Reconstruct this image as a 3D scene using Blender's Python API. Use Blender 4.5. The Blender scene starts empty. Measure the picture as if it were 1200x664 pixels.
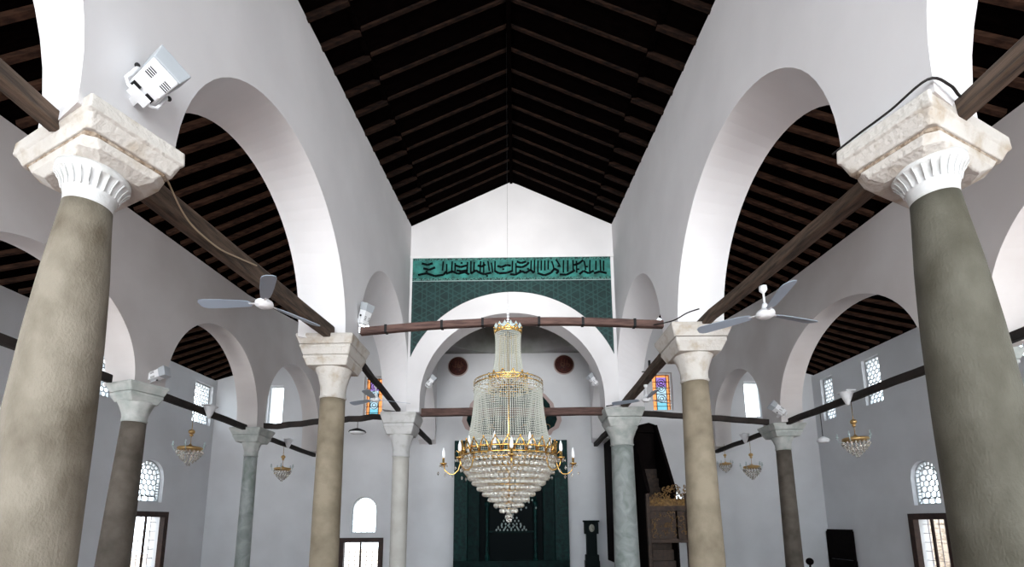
import bpy, bmesh, math, random
from mathutils import Vector, Matrix
random.seed(7)
PI = math.pi
SC = bpy.context.scene
COL = SC.collection

# ------------------------------------------------------------------ camera
cam_d = bpy.data.cameras.new('camera')
cam = bpy.data.objects.new('camera', cam_d); COL.objects.link(cam)
cam_d.sensor_width = 36; cam_d.lens = 562.578 / 1200 * 36
cam_d.shift_y = (519.867 - 332) / 1200
cam_d.clip_start = 0.05; cam_d.clip_end = 300
right = Vector((0.999946, 0.00800875, -0.00662221))
fwd = Vector((-0.00684771, 0.98712416, 0.15980925))
up = Vector((0.00781681, -0.15975527, 0.9871257))
m = Matrix.Identity(4)
for i in range(3):
    m[i][0] = right[i]; m[i][1] = up[i]; m[i][2] = -fwd[i]
m[0][3], m[1][3], m[2][3] = 0.0696, 0.0, 1.55
cam.matrix_world = m
SC.camera = cam

# ------------------------------------------------------------------ world, lights, exposure
SC.view_settings.view_transform = 'Standard'
SC.view_settings.look = 'None'
SC.view_settings.gamma = 1
SC.view_settings.use_curve_mapping = False
SC.view_settings.exposure = -0.44
w = bpy.data.worlds.new('sky'); SC.world = w; w.use_nodes = True
bg = w.node_tree.nodes['Background']
bg.inputs[0].default_value = (0.86, 0.94, 1.0, 1); bg.inputs[1].default_value = 10.0

def area(name, loc, direction, sx, sy, power, colr):
    l = bpy.data.lights.new(name, 'AREA'); l.shape = 'RECTANGLE'; l.size = sx; l.size_y = sy
    l.energy = power; l.color = colr
    o = bpy.data.objects.new(name, l); COL.objects.link(o); o.location = loc
    o.rotation_euler = Vector(direction).to_track_quat('-Z', 'Y').to_euler()
    return o
# daylight coming in through the open courtyard doors behind the viewer
sl = bpy.data.lights.new('courtyard_light', 'SUN'); sl.energy = 5.4; sl.angle = math.radians(24); sl.color = (1.0, 0.985, 0.97)
so = bpy.data.objects.new('courtyard_light', sl); COL.objects.link(so); so.location = (0, -30, 4)
so.rotation_euler = Vector((0, 1, 0.25)).to_track_quat('-Z', 'Y').to_euler()
area('courtyard_daylight', (0, -4.6, 3.6), (0, 1, 0.25), 6.2, 5.5, 130, (1.0, 0.985, 0.97))
area('courtyard_daylight', (-8, -4.6, 2.6), (0.1, 1, 0.12), 5, 4, 420, (0.96, 0.98, 1.0))
area('courtyard_daylight', (8, -4.6, 2.6), (-0.1, 1, 0.12), 5, 4, 420, (0.96, 0.98, 1.0))
# added fill lamps near the viewer brightening the aisles; no windows stand here
area('side_fill', (-12.5, 3.5, 3.2), (1, 0.1, 0.0), 7, 4, 330, (0.9, 0.96, 1.0))
area('side_fill', (12.5, 3.5, 3.2), (-1, 0.1, 0.0), 7, 4, 380, (0.9, 0.96, 1.0))

# ------------------------------------------------------------------ materials
def mat(name, base, rough=0.8, metal=0.0, var=None, scale=3.0, detail=6.0, bump=0.0, bscale=None,
        trans=0.0, spec=0.4, stretch=(1, 1, 1), lo=0.35, hi=0.65, dist=0.0):
    M = bpy.data.materials.new(name); M.use_nodes = True
    nt = M.node_tree; b = nt.nodes['Principled BSDF']
    b.inputs['Base Color'].default_value = (*base, 1)
    b.inputs['Roughness'].default_value = rough
    b.inputs['Metallic'].default_value = metal
    b.inputs['Transmission Weight'].default_value = trans
    b.inputs['Specular IOR Level'].default_value = spec
    tc = nt.nodes.new('ShaderNodeTexCoord'); mp = nt.nodes.new('ShaderNodeMapping')
    mp.inputs['Scale'].default_value = stretch
    nt.links.new(tc.outputs['Object'], mp.inputs[0])
    if var:
        n = nt.nodes.new('ShaderNodeTexNoise'); n.inputs['Scale'].default_value = scale
        n.inputs['Detail'].default_value = detail; n.inputs['Distortion'].default_value = dist
        nt.links.new(mp.outputs[0], n.inputs['Vector'])
        r = nt.nodes.new('ShaderNodeValToRGB')
        r.color_ramp.elements[0].position = lo; r.color_ramp.elements[1].position = hi
        r.color_ramp.elements[0].color = (*var, 1); r.color_ramp.elements[1].color = (*base, 1)
        nt.links.new(n.outputs['Fac'], r.inputs[0]); nt.links.new(r.outputs[0], b.inputs['Base Color'])
    if bump:
        n2 = nt.nodes.new('ShaderNodeTexNoise'); n2.inputs['Scale'].default_value = bscale or scale * 4
        n2.inputs['Detail'].default_value = 8
        nt.links.new(mp.outputs[0], n2.inputs['Vector'])
        bp = nt.nodes.new('ShaderNodeBump'); bp.inputs['Strength'].default_value = bump; bp.inputs['Distance'].default_value = 0.03
        nt.links.new(n2.outputs['Fac'], bp.inputs['Height']); nt.links.new(bp.outputs[0], b.inputs['Normal'])
    return M
plaster = mat('white_plaster', (0.80, 0.79, 0.80), 0.9, var=(0.74, 0.73, 0.74), scale=0.7, bump=0.12, bscale=3.5, spec=0.1)
plaster_aisle = mat('greyish_plaster', (0.70, 0.67, 0.66), 0.9, var=(0.60, 0.56, 0.545), scale=0.5, bump=0.12, bscale=3.0, spec=0.1)
plaster_outer = mat('cool_plaster', (0.72, 0.735, 0.76), 0.9, var=(0.64, 0.65, 0.67), scale=0.6, bump=0.1, bscale=3.0, spec=0.1)
plaster_dome = mat('shaded_dome_plaster', (0.42, 0.42, 0.43), 0.9, var=(0.24, 0.27, 0.22), scale=0.9, spec=0.1)  # greyed plaster: the unlit dome's shade is put into the colour
limewash = mat('limewash_trim', (0.84, 0.84, 0.84), 0.85, var=(0.76, 0.76, 0.76), scale=4, spec=0.1)
carpet = mat('carpet', (0.32, 0.20, 0.17), 0.95, var=(0.24, 0.15, 0.13), scale=2.0)
cap_cream = mat('painted_cream_stone', (0.50, 0.475, 0.44), 0.85, var=(0.35, 0.29, 0.22), scale=4.5, bump=0.5, bscale=22, lo=0.28, hi=0.50)
cap_white = mat('painted_white_stone', (0.58, 0.58, 0.575), 0.85, var=(0.47, 0.47, 0.45), scale=6, bump=0.25, bscale=20, lo=0.3, hi=0.5)
cap_grey = mat('weathered_grey_capital_stone', (0.50, 0.51, 0.49), 0.85, var=(0.34, 0.37, 0.35), scale=4, bump=0.3, bscale=15)
cap_crumb = mat('crumbling_stone_edge', (0.42, 0.36, 0.29), 0.95, var=(0.20, 0.14, 0.09), scale=16, bump=0.9, bscale=34)
shaft_beige = mat('speckled_beige_granite', (0.225, 0.198, 0.155), 0.75, var=(0.085, 0.068, 0.045), scale=3.2, detail=14, bump=0.3, bscale=60, lo=0.28, hi=0.60, stretch=(1, 1, 0.6))
shaft_green = mat('greenish_grey_granite', (0.100, 0.094, 0.072), 0.75, var=(0.046, 0.041, 0.026), scale=3.4, detail=14, bump=0.3, bscale=60, lo=0.30, hi=0.64, stretch=(1, 1, 0.6))
shaft_tan = mat('tan_stone', (0.25, 0.21, 0.15), 0.75, var=(0.12, 0.095, 0.062), scale=2.4, detail=8, bump=0.2, bscale=30, lo=0.25, hi=0.62)
shaft_brown = mat('dark_brown_stone', (0.13, 0.11, 0.09), 0.75, var=(0.07, 0.058, 0.045), scale=2.5, detail=8, bump=0.2, bscale=30)
shaft_pale = mat('pale_cream_stone', (0.60, 0.59, 0.55), 0.8, var=(0.50, 0.48, 0.44), scale=2, bump=0.15, bscale=20)
shaft_marble = mat('grey_green_marble', (0.36, 0.385, 0.38), 0.6, var=(0.20, 0.235, 0.215), scale=2.4, detail=9, dist=1.0)
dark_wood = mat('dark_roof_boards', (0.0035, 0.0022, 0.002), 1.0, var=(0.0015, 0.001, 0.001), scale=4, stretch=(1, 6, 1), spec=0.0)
rafter_wood = mat('reddish_dark_rafter_wood', (0.022, 0.011, 0.007), 0.9, var=(0.005, 0.003, 0.0025), scale=3, stretch=(1, 5, 5), bump=0.3, spec=0.1)
rafter_aisle = mat('brown_rafter_wood', (0.055, 0.027, 0.017), 0.9, var=(0.018, 0.009, 0.006), scale=3, stretch=(1, 5, 5), bump=0.3, spec=0.1)
beam_brown = mat('weathered_brown_timber', (0.115, 0.076, 0.052), 0.8, var=(0.034, 0.023, 0.016), scale=2.5, stretch=(8, 1, 8), detail=9, bump=0.5, bscale=10)
beam_red = mat('reddish_brown_timber', (0.13, 0.075, 0.062), 0.8, var=(0.055, 0.030, 0.026), scale=2.5, stretch=(1, 8, 8), detail=9, bump=0.4, bscale=10)
beam_dark = mat('almost_black_timber', (0.028, 0.020, 0.017), 0.85, var=(0.010, 0.008, 0.007), scale=3, bump=0.3)
iron = mat('black_iron', (0.012, 0.012, 0.013), 0.6, 0.4)
cable_m = mat('black_cable', (0.012, 0.010, 0.010), 0.7)
cable_b = mat('tan_cable', (0.36, 0.28, 0.19), 0.7)
white_paint = mat('white_enamel', (0.80, 0.81, 0.83), 0.35)
grey_lens = mat('greyish_housing', (0.40, 0.43, 0.46), 0.3)
fan_blue = mat('bluish_white_fan_blade', (0.33, 0.39, 0.47), 0.4)
brass = mat('polished_brass', (0.83, 0.58, 0.22), 0.22, 1.0, var=(0.60, 0.38, 0.12), scale=9)
green_dark = mat('very_dark_green_tile', (0.003, 0.022, 0.020), 0.5, var=(0.001, 0.008, 0.009), scale=5, bump=0.4, bscale=14, spec=0.07)
green_mid = mat('dark_teal_tile', (0.005, 0.042, 0.037), 0.45, var=(0.002, 0.012, 0.014), scale=7, bump=0.5, bscale=18, spec=0.12)
black_glaze = mat('black_glaze', (0.003, 0.006, 0.007), 0.6, spec=0.05)
silverstar = mat('pale_trim_and_glint', (0.42, 0.50, 0.50), 0.25)
red_disc = mat('dark_red_disc', (0.085, 0.016, 0.012), 0.6, var=(0.030, 0.008, 0.007), scale=14)
gold_paint = mat('dull_gold_paint', (0.20, 0.12, 0.05), 0.5, 0.2)
gold_carve = mat('carved_gilt_wood', (0.27, 0.155, 0.045), 0.55, 0.15, var=(0.09, 0.045, 0.015), scale=12, bump=0.5)
minbar_wood = mat('almost_black_walnut', (0.006, 0.004, 0.004), 0.8, var=(0.003, 0.002, 0.002), scale=5, spec=0.05)
minbar_brown = mat('dark_brown_walnut', (0.055, 0.030, 0.018), 0.6, var=(0.020, 0.011, 0.007), scale=9, bump=0.5)
pinkish = mat('faded_pink_border', (0.46, 0.36, 0.34), 0.8)
clock_green = mat('dark_green_black_lacquer', (0.004, 0.008, 0.008), 0.6, spec=0.06)
dial_m = mat('pale_dial', (0.35, 0.36, 0.30), 0.5)
frame_brown = mat('dark_brown_window_wood', (0.045, 0.022, 0.016), 0.6, var=(0.02, 0.01, 0.008), scale=6)
tracery_m = mat('plaster_tracery', (0.55, 0.58, 0.60), 0.9)
grille_m = mat('pale_iron_grille', (0.42, 0.36, 0.36), 0.6)
stone_out = mat('sunlit_garden_stone', (0.55, 0.45, 0.36), 0.9, var=(0.33, 0.26, 0.20), scale=3.5, detail=4, stretch=(1, 1, 3), lo=0.42, hi=0.5)
shade_m = mat('brass_lamp_body', (0.55, 0.36, 0.15), 0.35, 0.8)
candle_m = mat('milky_glass_bulb', (0.86, 0.88, 0.90), 0.25)

def crystal_mat(name, tint, mixv):
    M = bpy.data.materials.new(name); M.use_nodes = True; nt = M.node_tree
    b = nt.nodes['Principled BSDF']; b.inputs['Base Color'].default_value = (*tint, 1)
    b.inputs['Roughness'].default_value = 0.12; b.inputs['Specular IOR Level'].default_value = 0.9
    b.inputs['IOR'].default_value = 1.6
    t = nt.nodes.new('ShaderNodeBsdfTransparent'); t.inputs[0].default_value = (0.93, 0.95, 0.94, 1)
    mx = nt.nodes.new('ShaderNodeMixShader'); mx.inputs[0].default_value = mixv
    nt.links.new(t.outputs[0], mx.inputs[1]); nt.links.new(b.outputs[0], mx.inputs[2])
    nt.links.new(mx.outputs[0], nt.nodes['Material Output'].inputs[0])
    return M
crystal = mat('cut_crystal', (0.96, 0.95, 0.90), 0.04, trans=0.9, spec=0.8)
crystal_fine = crystal_mat('crystal_bead_strand', (0.64, 0.66, 0.60), 0.72)
crystal_amber = crystal_mat('amber_tinted_crystal', (0.75, 0.62, 0.36), 0.7)

def glass_mat(name, col):
    M = bpy.data.materials.new(name); M.use_nodes = True; nt = M.node_tree
    for n in list(nt.nodes):
        if n.type != 'OUTPUT_MATERIAL': nt.nodes.remove(n)
    t = nt.nodes.new('ShaderNodeBsdfTransparent'); t.inputs[0].default_value = (*col, 1)
    g = nt.nodes.new('ShaderNodeBsdfGlossy'); g.inputs['Roughness'].default_value = 0.05
    mx = nt.nodes.new('ShaderNodeMixShader'); mx.inputs[0].default_value = 0.05
    nt.links.new(t.outputs[0], mx.inputs[1]); nt.links.new(g.outputs[0], mx.inputs[2])
    nt.links.new(mx.outputs[0], nt.nodes['Material Output'].inputs[0])
    return M
clear_glass = glass_mat('clear_window_glass', (0.95, 0.97, 0.98))
orange_glass = glass_mat('orange_glass', (0.50, 0.29, 0.16))
purple_glass = glass_mat('purple_glass', (0.27, 0.20, 0.33))
aqua_glass = glass_mat('aqua_glass', (0.22, 0.35, 0.38))
pale_glass = glass_mat('pale_glass', (0.33, 0.38, 0.40))

def tile_mat(name, dark, line, cell, width):
    """interlaced triangular lattice of thin lines over glazed tile"""
    M = bpy.data.materials.new(name); M.use_nodes = True; nt = M.node_tree
    b = nt.nodes['Principled BSDF']; b.inputs['Roughness'].default_value = 0.45
    tc = nt.nodes.new('ShaderNodeTexCoord'); sp = nt.nodes.new('ShaderNodeSeparateXYZ')
    nt.links.new(tc.outputs['Object'], sp.inputs[0])
    def mth(op, a, c=None):
        n = nt.nodes.new('ShaderNodeMath'); n.operation = op
        for i, v in enumerate((a, c)):
            if v is None: continue
            if isinstance(v, (int, float)): n.inputs[i].default_value = v
            else: nt.links.new(v, n.inputs[i])
        return n.outputs[0]
    res = None
    for ang in (0, 60, 120):
        ca, sa = math.cos(math.radians(ang)), math.sin(math.radians(ang))
        for off in (0.0, 0.33):
            v = mth('ADD', mth('MULTIPLY', sp.outputs[0], ca / cell), mth('MULTIPLY', sp.outputs[2], sa / cell))
            f = mth('FRACT', mth('ADD', v, 50 + off))
            d = mth('ABSOLUTE', mth('SUBTRACT', f, 0.5))
            l = mth('LESS_THAN', d, width)
            res = l if res is None else mth('MAXIMUM', res, l)
    nz = nt.nodes.new('ShaderNodeTexNoise'); nz.inputs['Scale'].default_value = 3.0
    nt.links.new(tc.outputs['Object'], nz.inputs['Vector'])
    rr = nt.nodes.new('ShaderNodeValToRGB')
    rr.color_ramp.elements[0].position = 0.35; rr.color_ramp.elements[1].position = 0.65
    rr.color_ramp.elements[0].color = (dark[0] * 0.6, dark[1] * 0.6, dark[2] * 0.6, 1); rr.color_ramp.elements[1].color = (*dark, 1)
    nt.links.new(nz.outputs['Fac'], rr.inputs[0])
    mx = nt.nodes.new('ShaderNodeMix'); mx.data_type = 'RGBA'
    nt.links.new(mth('MULTIPLY', res, 0.75), mx.inputs[0]); nt.links.new(rr.outputs[0], mx.inputs[6])
    mx.inputs[7].default_value = (*line, 1)
    nt.links.new(mx.outputs[2], b.inputs['Base Color'])
    return M
tile_low = tile_mat('dark_green_tile_lattice', (0.009, 0.038, 0.038), (0.026, 0.078, 0.072), 0.42, 0.04)
tile_band = mat('turquoise_tile', (0.045, 0.27, 0.235), 0.45, var=(0.02, 0.09, 0.08), scale=3.5)
tile_edge = mat('patterned_tile_edge', (0.08, 0.22, 0.19), 0.45, var=(0.008, 0.03, 0.03), scale=26, detail=2, lo=0.45, hi=0.52)

# ------------------------------------------------------------------ mesh helpers
class MB:
    def __init__(s): s.v = []; s.f = []; s.sm = []
    def add(s, vs, fs, smooth=False):
        n = len(s.v); s.v += [tuple(v) for v in vs]; s.f += [tuple(n + i for i in f) for f in fs]; s.sm += [smooth] * len(fs)
    def quad(s, a, b, c, d): s.add((a, b, c, d), ((0, 1, 2, 3),))
    def box(s, c, d, rot=None):
        hx, hy, hz = d[0] / 2, d[1] / 2, d[2] / 2
        vs = [Vector((x, y, z)) for x in (-hx, hx) for y in (-hy, hy) for z in (-hz, hz)]
        if rot is not None: vs = [rot @ v for v in vs]
        vs = [v + Vector(c) for v in vs]
        s.add(vs, ((0, 1, 3, 2), (4, 6, 7, 5), (0, 4, 5, 1), (2, 3, 7, 6), (0, 2, 6, 4), (1, 5, 7, 3)))
    def bar(s, p, q, wd, ht, upv=(0, 0, 1)):
        p = Vector(p); q = Vector(q); d = (q - p)
        if d.length < 1e-6: return
        y = d.normalized(); x = y.cross(Vector(upv))
        if x.length < 1e-4: x = y.cross(Vector((0, 1, 0)))
        x.normalize(); z = x.cross(y)
        vs = []
        for e in (p, q):
            for a, b in ((-1, -1), (1, -1), (1, 1), (-1, 1)): vs.append(e + x * a * wd / 2 + z * b * ht / 2)
        s.add(vs, ((0, 1, 2, 3), (7, 6, 5, 4), (0, 4, 5, 1), (1, 5, 6, 2), (2, 6, 7, 3), (3, 7, 4, 0)))
    def tube(s, pts, r, n=8, caps=True):
        pts = [Vector(p) for p in pts]; rs = r if isinstance(r, (list, tuple)) else [r] * len(pts)
        vs = []; fs = []
        for i, p in enumerate(pts):
            d = (pts[min(i + 1, len(pts) - 1)] - pts[max(i - 1, 0)]).normalized()
            x = d.cross(Vector((0, 0, 1)))
            if x.length < 1e-3: x = d.cross(Vector((0, 1, 0)))
            x.normalize(); y = d.cross(x)
            for k in range(n):
                a = 2 * PI * k / n; vs.append(p + (x * math.cos(a) + y * math.sin(a)) * rs[i])
        for i in range(len(pts) - 1):
            for k in range(n):
                k2 = (k + 1) % n; fs.append((i * n + k, i * n + k2, (i + 1) * n + k2, (i + 1) * n + k))
        if caps: fs.append(tuple(range(n))); fs.append(tuple(reversed(range((len(pts) - 1) * n, len(pts) * n))))
        s.add(vs, fs, True)
    def lathe(s, prof, c=(0, 0, 0), n=32, smooth=True, caps=True, f=None):
        """prof: list of (r, z). f(angle, i) multiplies the radius"""
        vs = []; fs = []
        for i, (r, z) in enumerate(prof):
            for k in range(n):
                a = 2 * PI * k / n; rr = r * (f(a, i) if f else 1)
                vs.append((c[0] + rr * math.cos(a), c[1] + rr * math.sin(a), c[2] + z))
        for i in range(len(prof) - 1):
            for k in range(n):
                k2 = (k + 1) % n; fs.append((i * n + k, i * n + k2, (i + 1) * n + k2, (i + 1) * n + k))
        if caps: fs.append(tuple(reversed(range(n)))); fs.append(tuple(range((len(prof) - 1) * n, len(prof) * n)))
        s.add(vs, fs, smooth)
    def sphere(s, c, r, n=8, m_=5, sz=1.0):
        s.lathe([(max(1e-4, r * math.sin(PI * i / m_)), -r * sz * math.cos(PI * i / m_)) for i in range(m_ + 1)], c, n, True, False)
    def gem(s, c, r, h):
        vs = [(c[0], c[1], c[2] + h)] + [(c[0] + r * math.cos(a * PI / 3), c[1] + r * math.sin(a * PI / 3), c[2]) for a in range(6)] + [(c[0], c[1], c[2] - h)]
        s.add(vs, [(0, 1 + k, 1 + (k + 1) % 6) for k in range(6)] + [(7, 1 + (k + 1) % 6, 1 + k) for k in range(6)])
    def prism(s, poly, ax, a0, a1):
        """poly: list of 2D points; extruded along axis ax between a0 and a1 (other two axes in xyz order)"""
        def P(p, a):
            return (a, p[0], p[1]) if ax == 'x' else (p[0], a, p[1]) if ax == 'y' else (p[0], p[1], a)
        n = len(poly); vs = [P(p, a0) for p in poly] + [P(p, a1) for p in poly]
        s.add(vs, [tuple(range(n)), tuple(reversed(range(n, 2 * n)))] + [(i, i + n, (i + 1) % n + n, (i + 1) % n) for i in range(n)])
    def build(s, name, material, parent=None, kind=None, bevel=0, loc=None, recalc=True):
        me = bpy.data.meshes.new(name)
        me.from_pydata([Vector(v) for v in s.v], [], s.f); me.update()
        for p, sm in zip(me.polygons, s.sm): p.use_smooth = sm
        if recalc:
            bm = bmesh.new(); bm.from_mesh(me); bmesh.ops.recalc_face_normals(bm, faces=bm.faces); bm.to_mesh(me); bm.free()
        me.materials.append(material)
        o = bpy.data.objects.new(name, me); COL.objects.link(o)
        if parent: o.parent = parent
        if kind: o['kind'] = kind
        if loc: o.location = loc
        if bevel:
            b = o.modifiers.new('bevel', 'BEVEL'); b.width = bevel; b.segments = 2; b.limit_method = 'ANGLE'
        return o

def tag(o, label, cat, group=None):
    o['label'] = label; o['category'] = cat
    if group: o['group'] = group
    return o
def thing(name, loc, label, cat, group=None, rz=0):
    o = bpy.data.objects.new(name, None); COL.objects.link(o); o.empty_display_size = 0.2
    o.location = loc; o.rotation_euler = (0, 0, rz)
    return tag(o, label, cat, group)
def grounded(root, body=None):
    # parts were modelled from z = 0: keep them at their height and let the lowest ones run down to the floor
    for c in root.children: c.location.z = -FL
    mb = MB()
    for b in body: mb.box((b[0], b[1], FL / 2 + 0.01), (b[2], b[3], -FL))
    return mb
def copy_tree(o, parent=None):
    c = o.copy(); COL.objects.link(c)
    if parent: c.parent = parent
    for ch in list(o.children): copy_tree(ch, c)
    return c

# ------------------------------------------------------------------ the building: measures
XN, XNO = 3.28, 3.98          # nave arcade inner / outer face
XA, XAO = 8.20, 8.80          # aisle arcade
XW = 12.8                     # outer walls
YQ = 20.0                     # qibla wall
YE = 14.4                     # gabled end wall of the nave
def eave(y): return 8.45 + 0.187 * max(y, 0)
def aisle_top(y): return 7.62 + 0.068 * max(y, 0) + max(0, y - 14) * 0.10
def outer_top(y): return 7.30 + 0.016 * max(y, 0)

def arcade(name, mapf, a_start, a_end, arches, ztop, zbase_pier, material, ztop_out=None):
    """wall pierced by arches. mapf(a, face(0 in,1 out), z) -> xyz.
    arches: (a0,a1,b0,b1,zbase,zspring,zapex): inner jambs a0,a1, outer jambs b0,b1"""
    N = 36; pts = []
    ztop_out = ztop_out or ztop
    pts.append((a_start, a_start, zbase_pier, zbase_pier))
    for arch in arches:
        a0, a1, b0, b1, zb, zs, za = arch[:7]; zo = arch[7] if len(arch) > 7 else za
        pts.append((a0, b0, zb, zb))
        for k in range(N + 1):
            t = PI * k / N
            c, h = (a0 + a1) / 2, (a1 - a0) / 2; c2, h2 = (b0 + b1) / 2, (b1 - b0) / 2
            z = zs + (za - zs) * math.sin(t) ** 0.96 if 0 < k < N else zs
            pts.append((c - h * math.cos(t), c2 - h2 * math.cos(t), z, zs + (z - zs) * (zo - zs) / (za - zs)))
        pts.append((a1, b1, zb, zb))
    pts.append((a_end, a_end, zbase_pier, zbase_pier))
    mb = MB()
    for p, q in zip(pts, pts[1:]):
        if abs(p[0] - q[0]) > 1e-5:
            mb.quad(mapf(p[0], 0, p[2]), mapf(q[0], 0, q[2]), mapf(q[0], 0, ztop(q[0])), mapf(p[0], 0, ztop(p[0])))
            mb.quad(mapf(q[1], 1, q[3]), mapf(p[1], 1, p[3]), mapf(p[1], 1, ztop_out(p[1])), mapf(q[1], 1, ztop_out(q[1])))
            mb.quad(mapf(p[0], 0, ztop(p[0])), mapf(q[0], 0, ztop(q[0])), mapf(q[1], 1, ztop_out(q[1])), mapf(p[1], 1, ztop_out(p[1])))
        mb.quad(mapf(p[0], 0, p[2]), mapf(p[1], 1, p[3]), mapf(q[1], 1, q[3]), mapf(q[0], 0, q[2]))
    for e in (pts[0], pts[-1]):
        mb.quad(mapf(e[0], 0, e[2]), mapf(e[0], 0, ztop(e[0])), mapf(e[1], 1, ztop_out(e[1])), mapf(e[1], 1, e[3]))
    o = mb.build(name, material, kind='structure')
    # weld so the recalculated normals agree
    bm = bmesh.new(); bm.from_mesh(o.data); bmesh.ops.remove_doubles(bm, verts=bm.verts, dist=1e-4)
    bmesh.ops.recalc_face_normals(bm, faces=bm.faces); bm.to_mesh(o.data); bm.free()
    return o

def holed_wall(name, mapf, a0, a1, z0, ztop, holes, material):
    """holes: (a0,a1,z0,z1,arched)"""
    br = {a0, a1}
    for h in holes:
        n = 14 if h[4] else 1
        for i in range(n + 1): br.add(round(h[0] + (h[1] - h[0]) * i / n, 5))
    x = a0
    while x < a1: br.add(round(x, 5)); x += 1.0
    br = sorted(br)
    def top(h, a):
        if not h[4]: return h[3]
        r = (h[1] - h[0]) / 2; c = (h[0] + h[1]) / 2; t = min(1, abs(a - c) / r)
        return h[3] - r + r * math.sqrt(max(0, 1 - t * t))
    mb = MB()
    for p, q in zip(br, br[1:]):
        mid = (p + q) / 2
        hs = sorted([h for h in holes if h[0] <= mid <= h[1]], key=lambda h: h[2])
        lo = (z0, z0)
        for h in hs + [None]:
            hi = (h[2], h[2]) if h else (ztop(p), ztop(q))
            for f in (0, 1):
                mb.quad(mapf(p, f, lo[0]), mapf(q, f, lo[1]), mapf(q, f, hi[1]), mapf(p, f, hi[0]))
            if h:
                mb.quad(mapf(p, 0, h[2]), mapf(q, 0, h[2]), mapf(q, 1, h[2]), mapf(p, 1, h[2]))
                mb.quad(mapf(p, 0, top(h, p)), mapf(q, 0, top(h, q)), mapf(q, 1, top(h, q)), mapf(p, 1, top(h, p)))
                lo = (top(h, p), top(h, q))
    for h in holes:
        for e in (h[0], h[1]):
            mb.quad(mapf(e, 0, h[2]), mapf(e, 1, h[2]), mapf(e, 1, top(h, e)), mapf(e, 0, top(h, e)))
    return mb.build(name, material, kind='structure')

# floor, rear wall
FL = -0.42
mb = MB(); mb.box((0, 7.5, FL - 0.1), (27, 26, 0.2)); mb.build('floor', carpet, kind='structure')
mb = MB()
mb.box((-8.3, -5.15, 7.2), (9.4, 0.3, 3.4)); mb.box((8.3, -5.15, 7.2), (9.4, 0.3, 3.4)); mb.box((-12.0, -5.15, 2.5), (2.2, 0.3, 6.0)); mb.box((12.0, -5.15, 2.5), (2.2, 0.3, 6.0))
mb.box((-4.3, -5.15, 2.5), (1.6, 0.3, 6.0)); mb.box((4.3, -5.15, 2.5), (1.6, 0.3, 6.0)); mb.box((0, -5.15, 10.6), (8, 0.3, 3.0))
mb.build('wall_rear', plaster, kind='structure')

# nave arcades (the arch nearest the viewer, the high middle one, the last one beside the end wall, and the one of the mihrab bay)
def mapL(a, f, z): return (-(XNO if f else XN), a, z)
def mapR(a, f, z): return ((XNO if f else XN), a, z)
nave_top = lambda y: eave(y) if y < 15 else eave(15)
arcade('wall_nave_left', mapL, -3.2, YQ, [
    (-2.4, 3.20, -2.4, 3.58, 4.76, 4.95, 7.55), (4.20, 9.02, 4.55, 8.50, 5.0, 5.05, 7.46, 7.10),
    (9.78, 14.62, 9.9, 14.2, 4.95, 5.35, 8.02, 7.0), (15.2, 19.7, 15.2, 19.7, 4.95, 5.3, 7.4)], nave_top, 4.8, plaster)
arcade('wall_nave_right', mapR, -3.2, YQ, [
    (-2.4, 3.20, -2.4, 3.58, 4.76, 4.95, 7.55), (4.20, 8.97, 4.55, 8.50, 5.0, 5.05, 7.50, 7.10),
    (9.9, 14.62, 10.0, 14.2, 4.95, 5.35, 7.92, 7.0), (15.2, 19.7, 15.2, 19.7, 4.95, 5.3, 7.4)], nave_top, 4.8, plaster)
for sx in (-1, 1):
    mb = MB(); mb.box((sx * 3.63, -2.8, 2.2), (0.7, 0.8, 5.24)); mb.build('wall_pier_rear', plaster, kind='structure')

# gabled end wall with its arch
def mapE(a, f, z): return (a, YE + (0.8 if f else 0), z)
def gable(x): return eave(YE) + (1 - abs(x) / XN) * 1.58
N = 13
arcade('wall_end', mapE, -XN, XN, [(-2.88, 2.84, -2.88, 2.84, 4.9, 5.24, 8.10)], gable, 4.9, plaster)
mb = MB()   # add ridge apex to the wall with a thin gable cap so that the slope meets in a point
mb.prism([(-XN, 9.98), (XN, 9.98), (XN, 10.06), (-XN, 10.06)], 'y', YE - 0.05, YE)
mb.build('trim_1', limewash, kind='structure')

# aisle arcades
def mapAL(a, f, z): return (-(XAO if f else XA), a, z)
def mapAR(a, f, z): return ((XAO if f else XA), a, z)
arcade('wall_aisle_left', mapAL, -5, YQ, [
    (-0.4, 4.9, -0.4, 4.9, 4.5, 4.6, 6.8), (6.0, 10.02, 6.0, 9.95, 4.5, 4.6, 6.45), (10.92, 15.0, 10.92, 14.9, 4.5, 4.75, 7.05),
    (15.5, 19.75, 15.5, 19.6, 4.5, 5.2, 7.45)], aisle_top, 4.45, plaster_aisle)
arcade('wall_aisle_right', mapAR, -5, YQ, [
    (-2.3, 2.9, -2.3, 2.9, 4.5, 4.6, 6.8), (3.6, 7.85, 3.6, 7.75, 4.5, 4.7, 6.9), (9.15, 14.42, 9.15, 14.3, 4.5, 4.7, 7.0),
    (15.5, 19.25, 15.5, 19.15, 4.5, 5.2, 7.05)], aisle_top, 4.45, plaster_aisle)
for y, sx in ((5.45, -1), (3.25, 1)):
    mb = MB(); mb.lathe([(0.3, FL), (0.26, 4.0), (0.5, 4.45)], (sx * 8.5, y, 0), 24)
    mb.build('pillar', shaft_tan, kind='structure')

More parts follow.
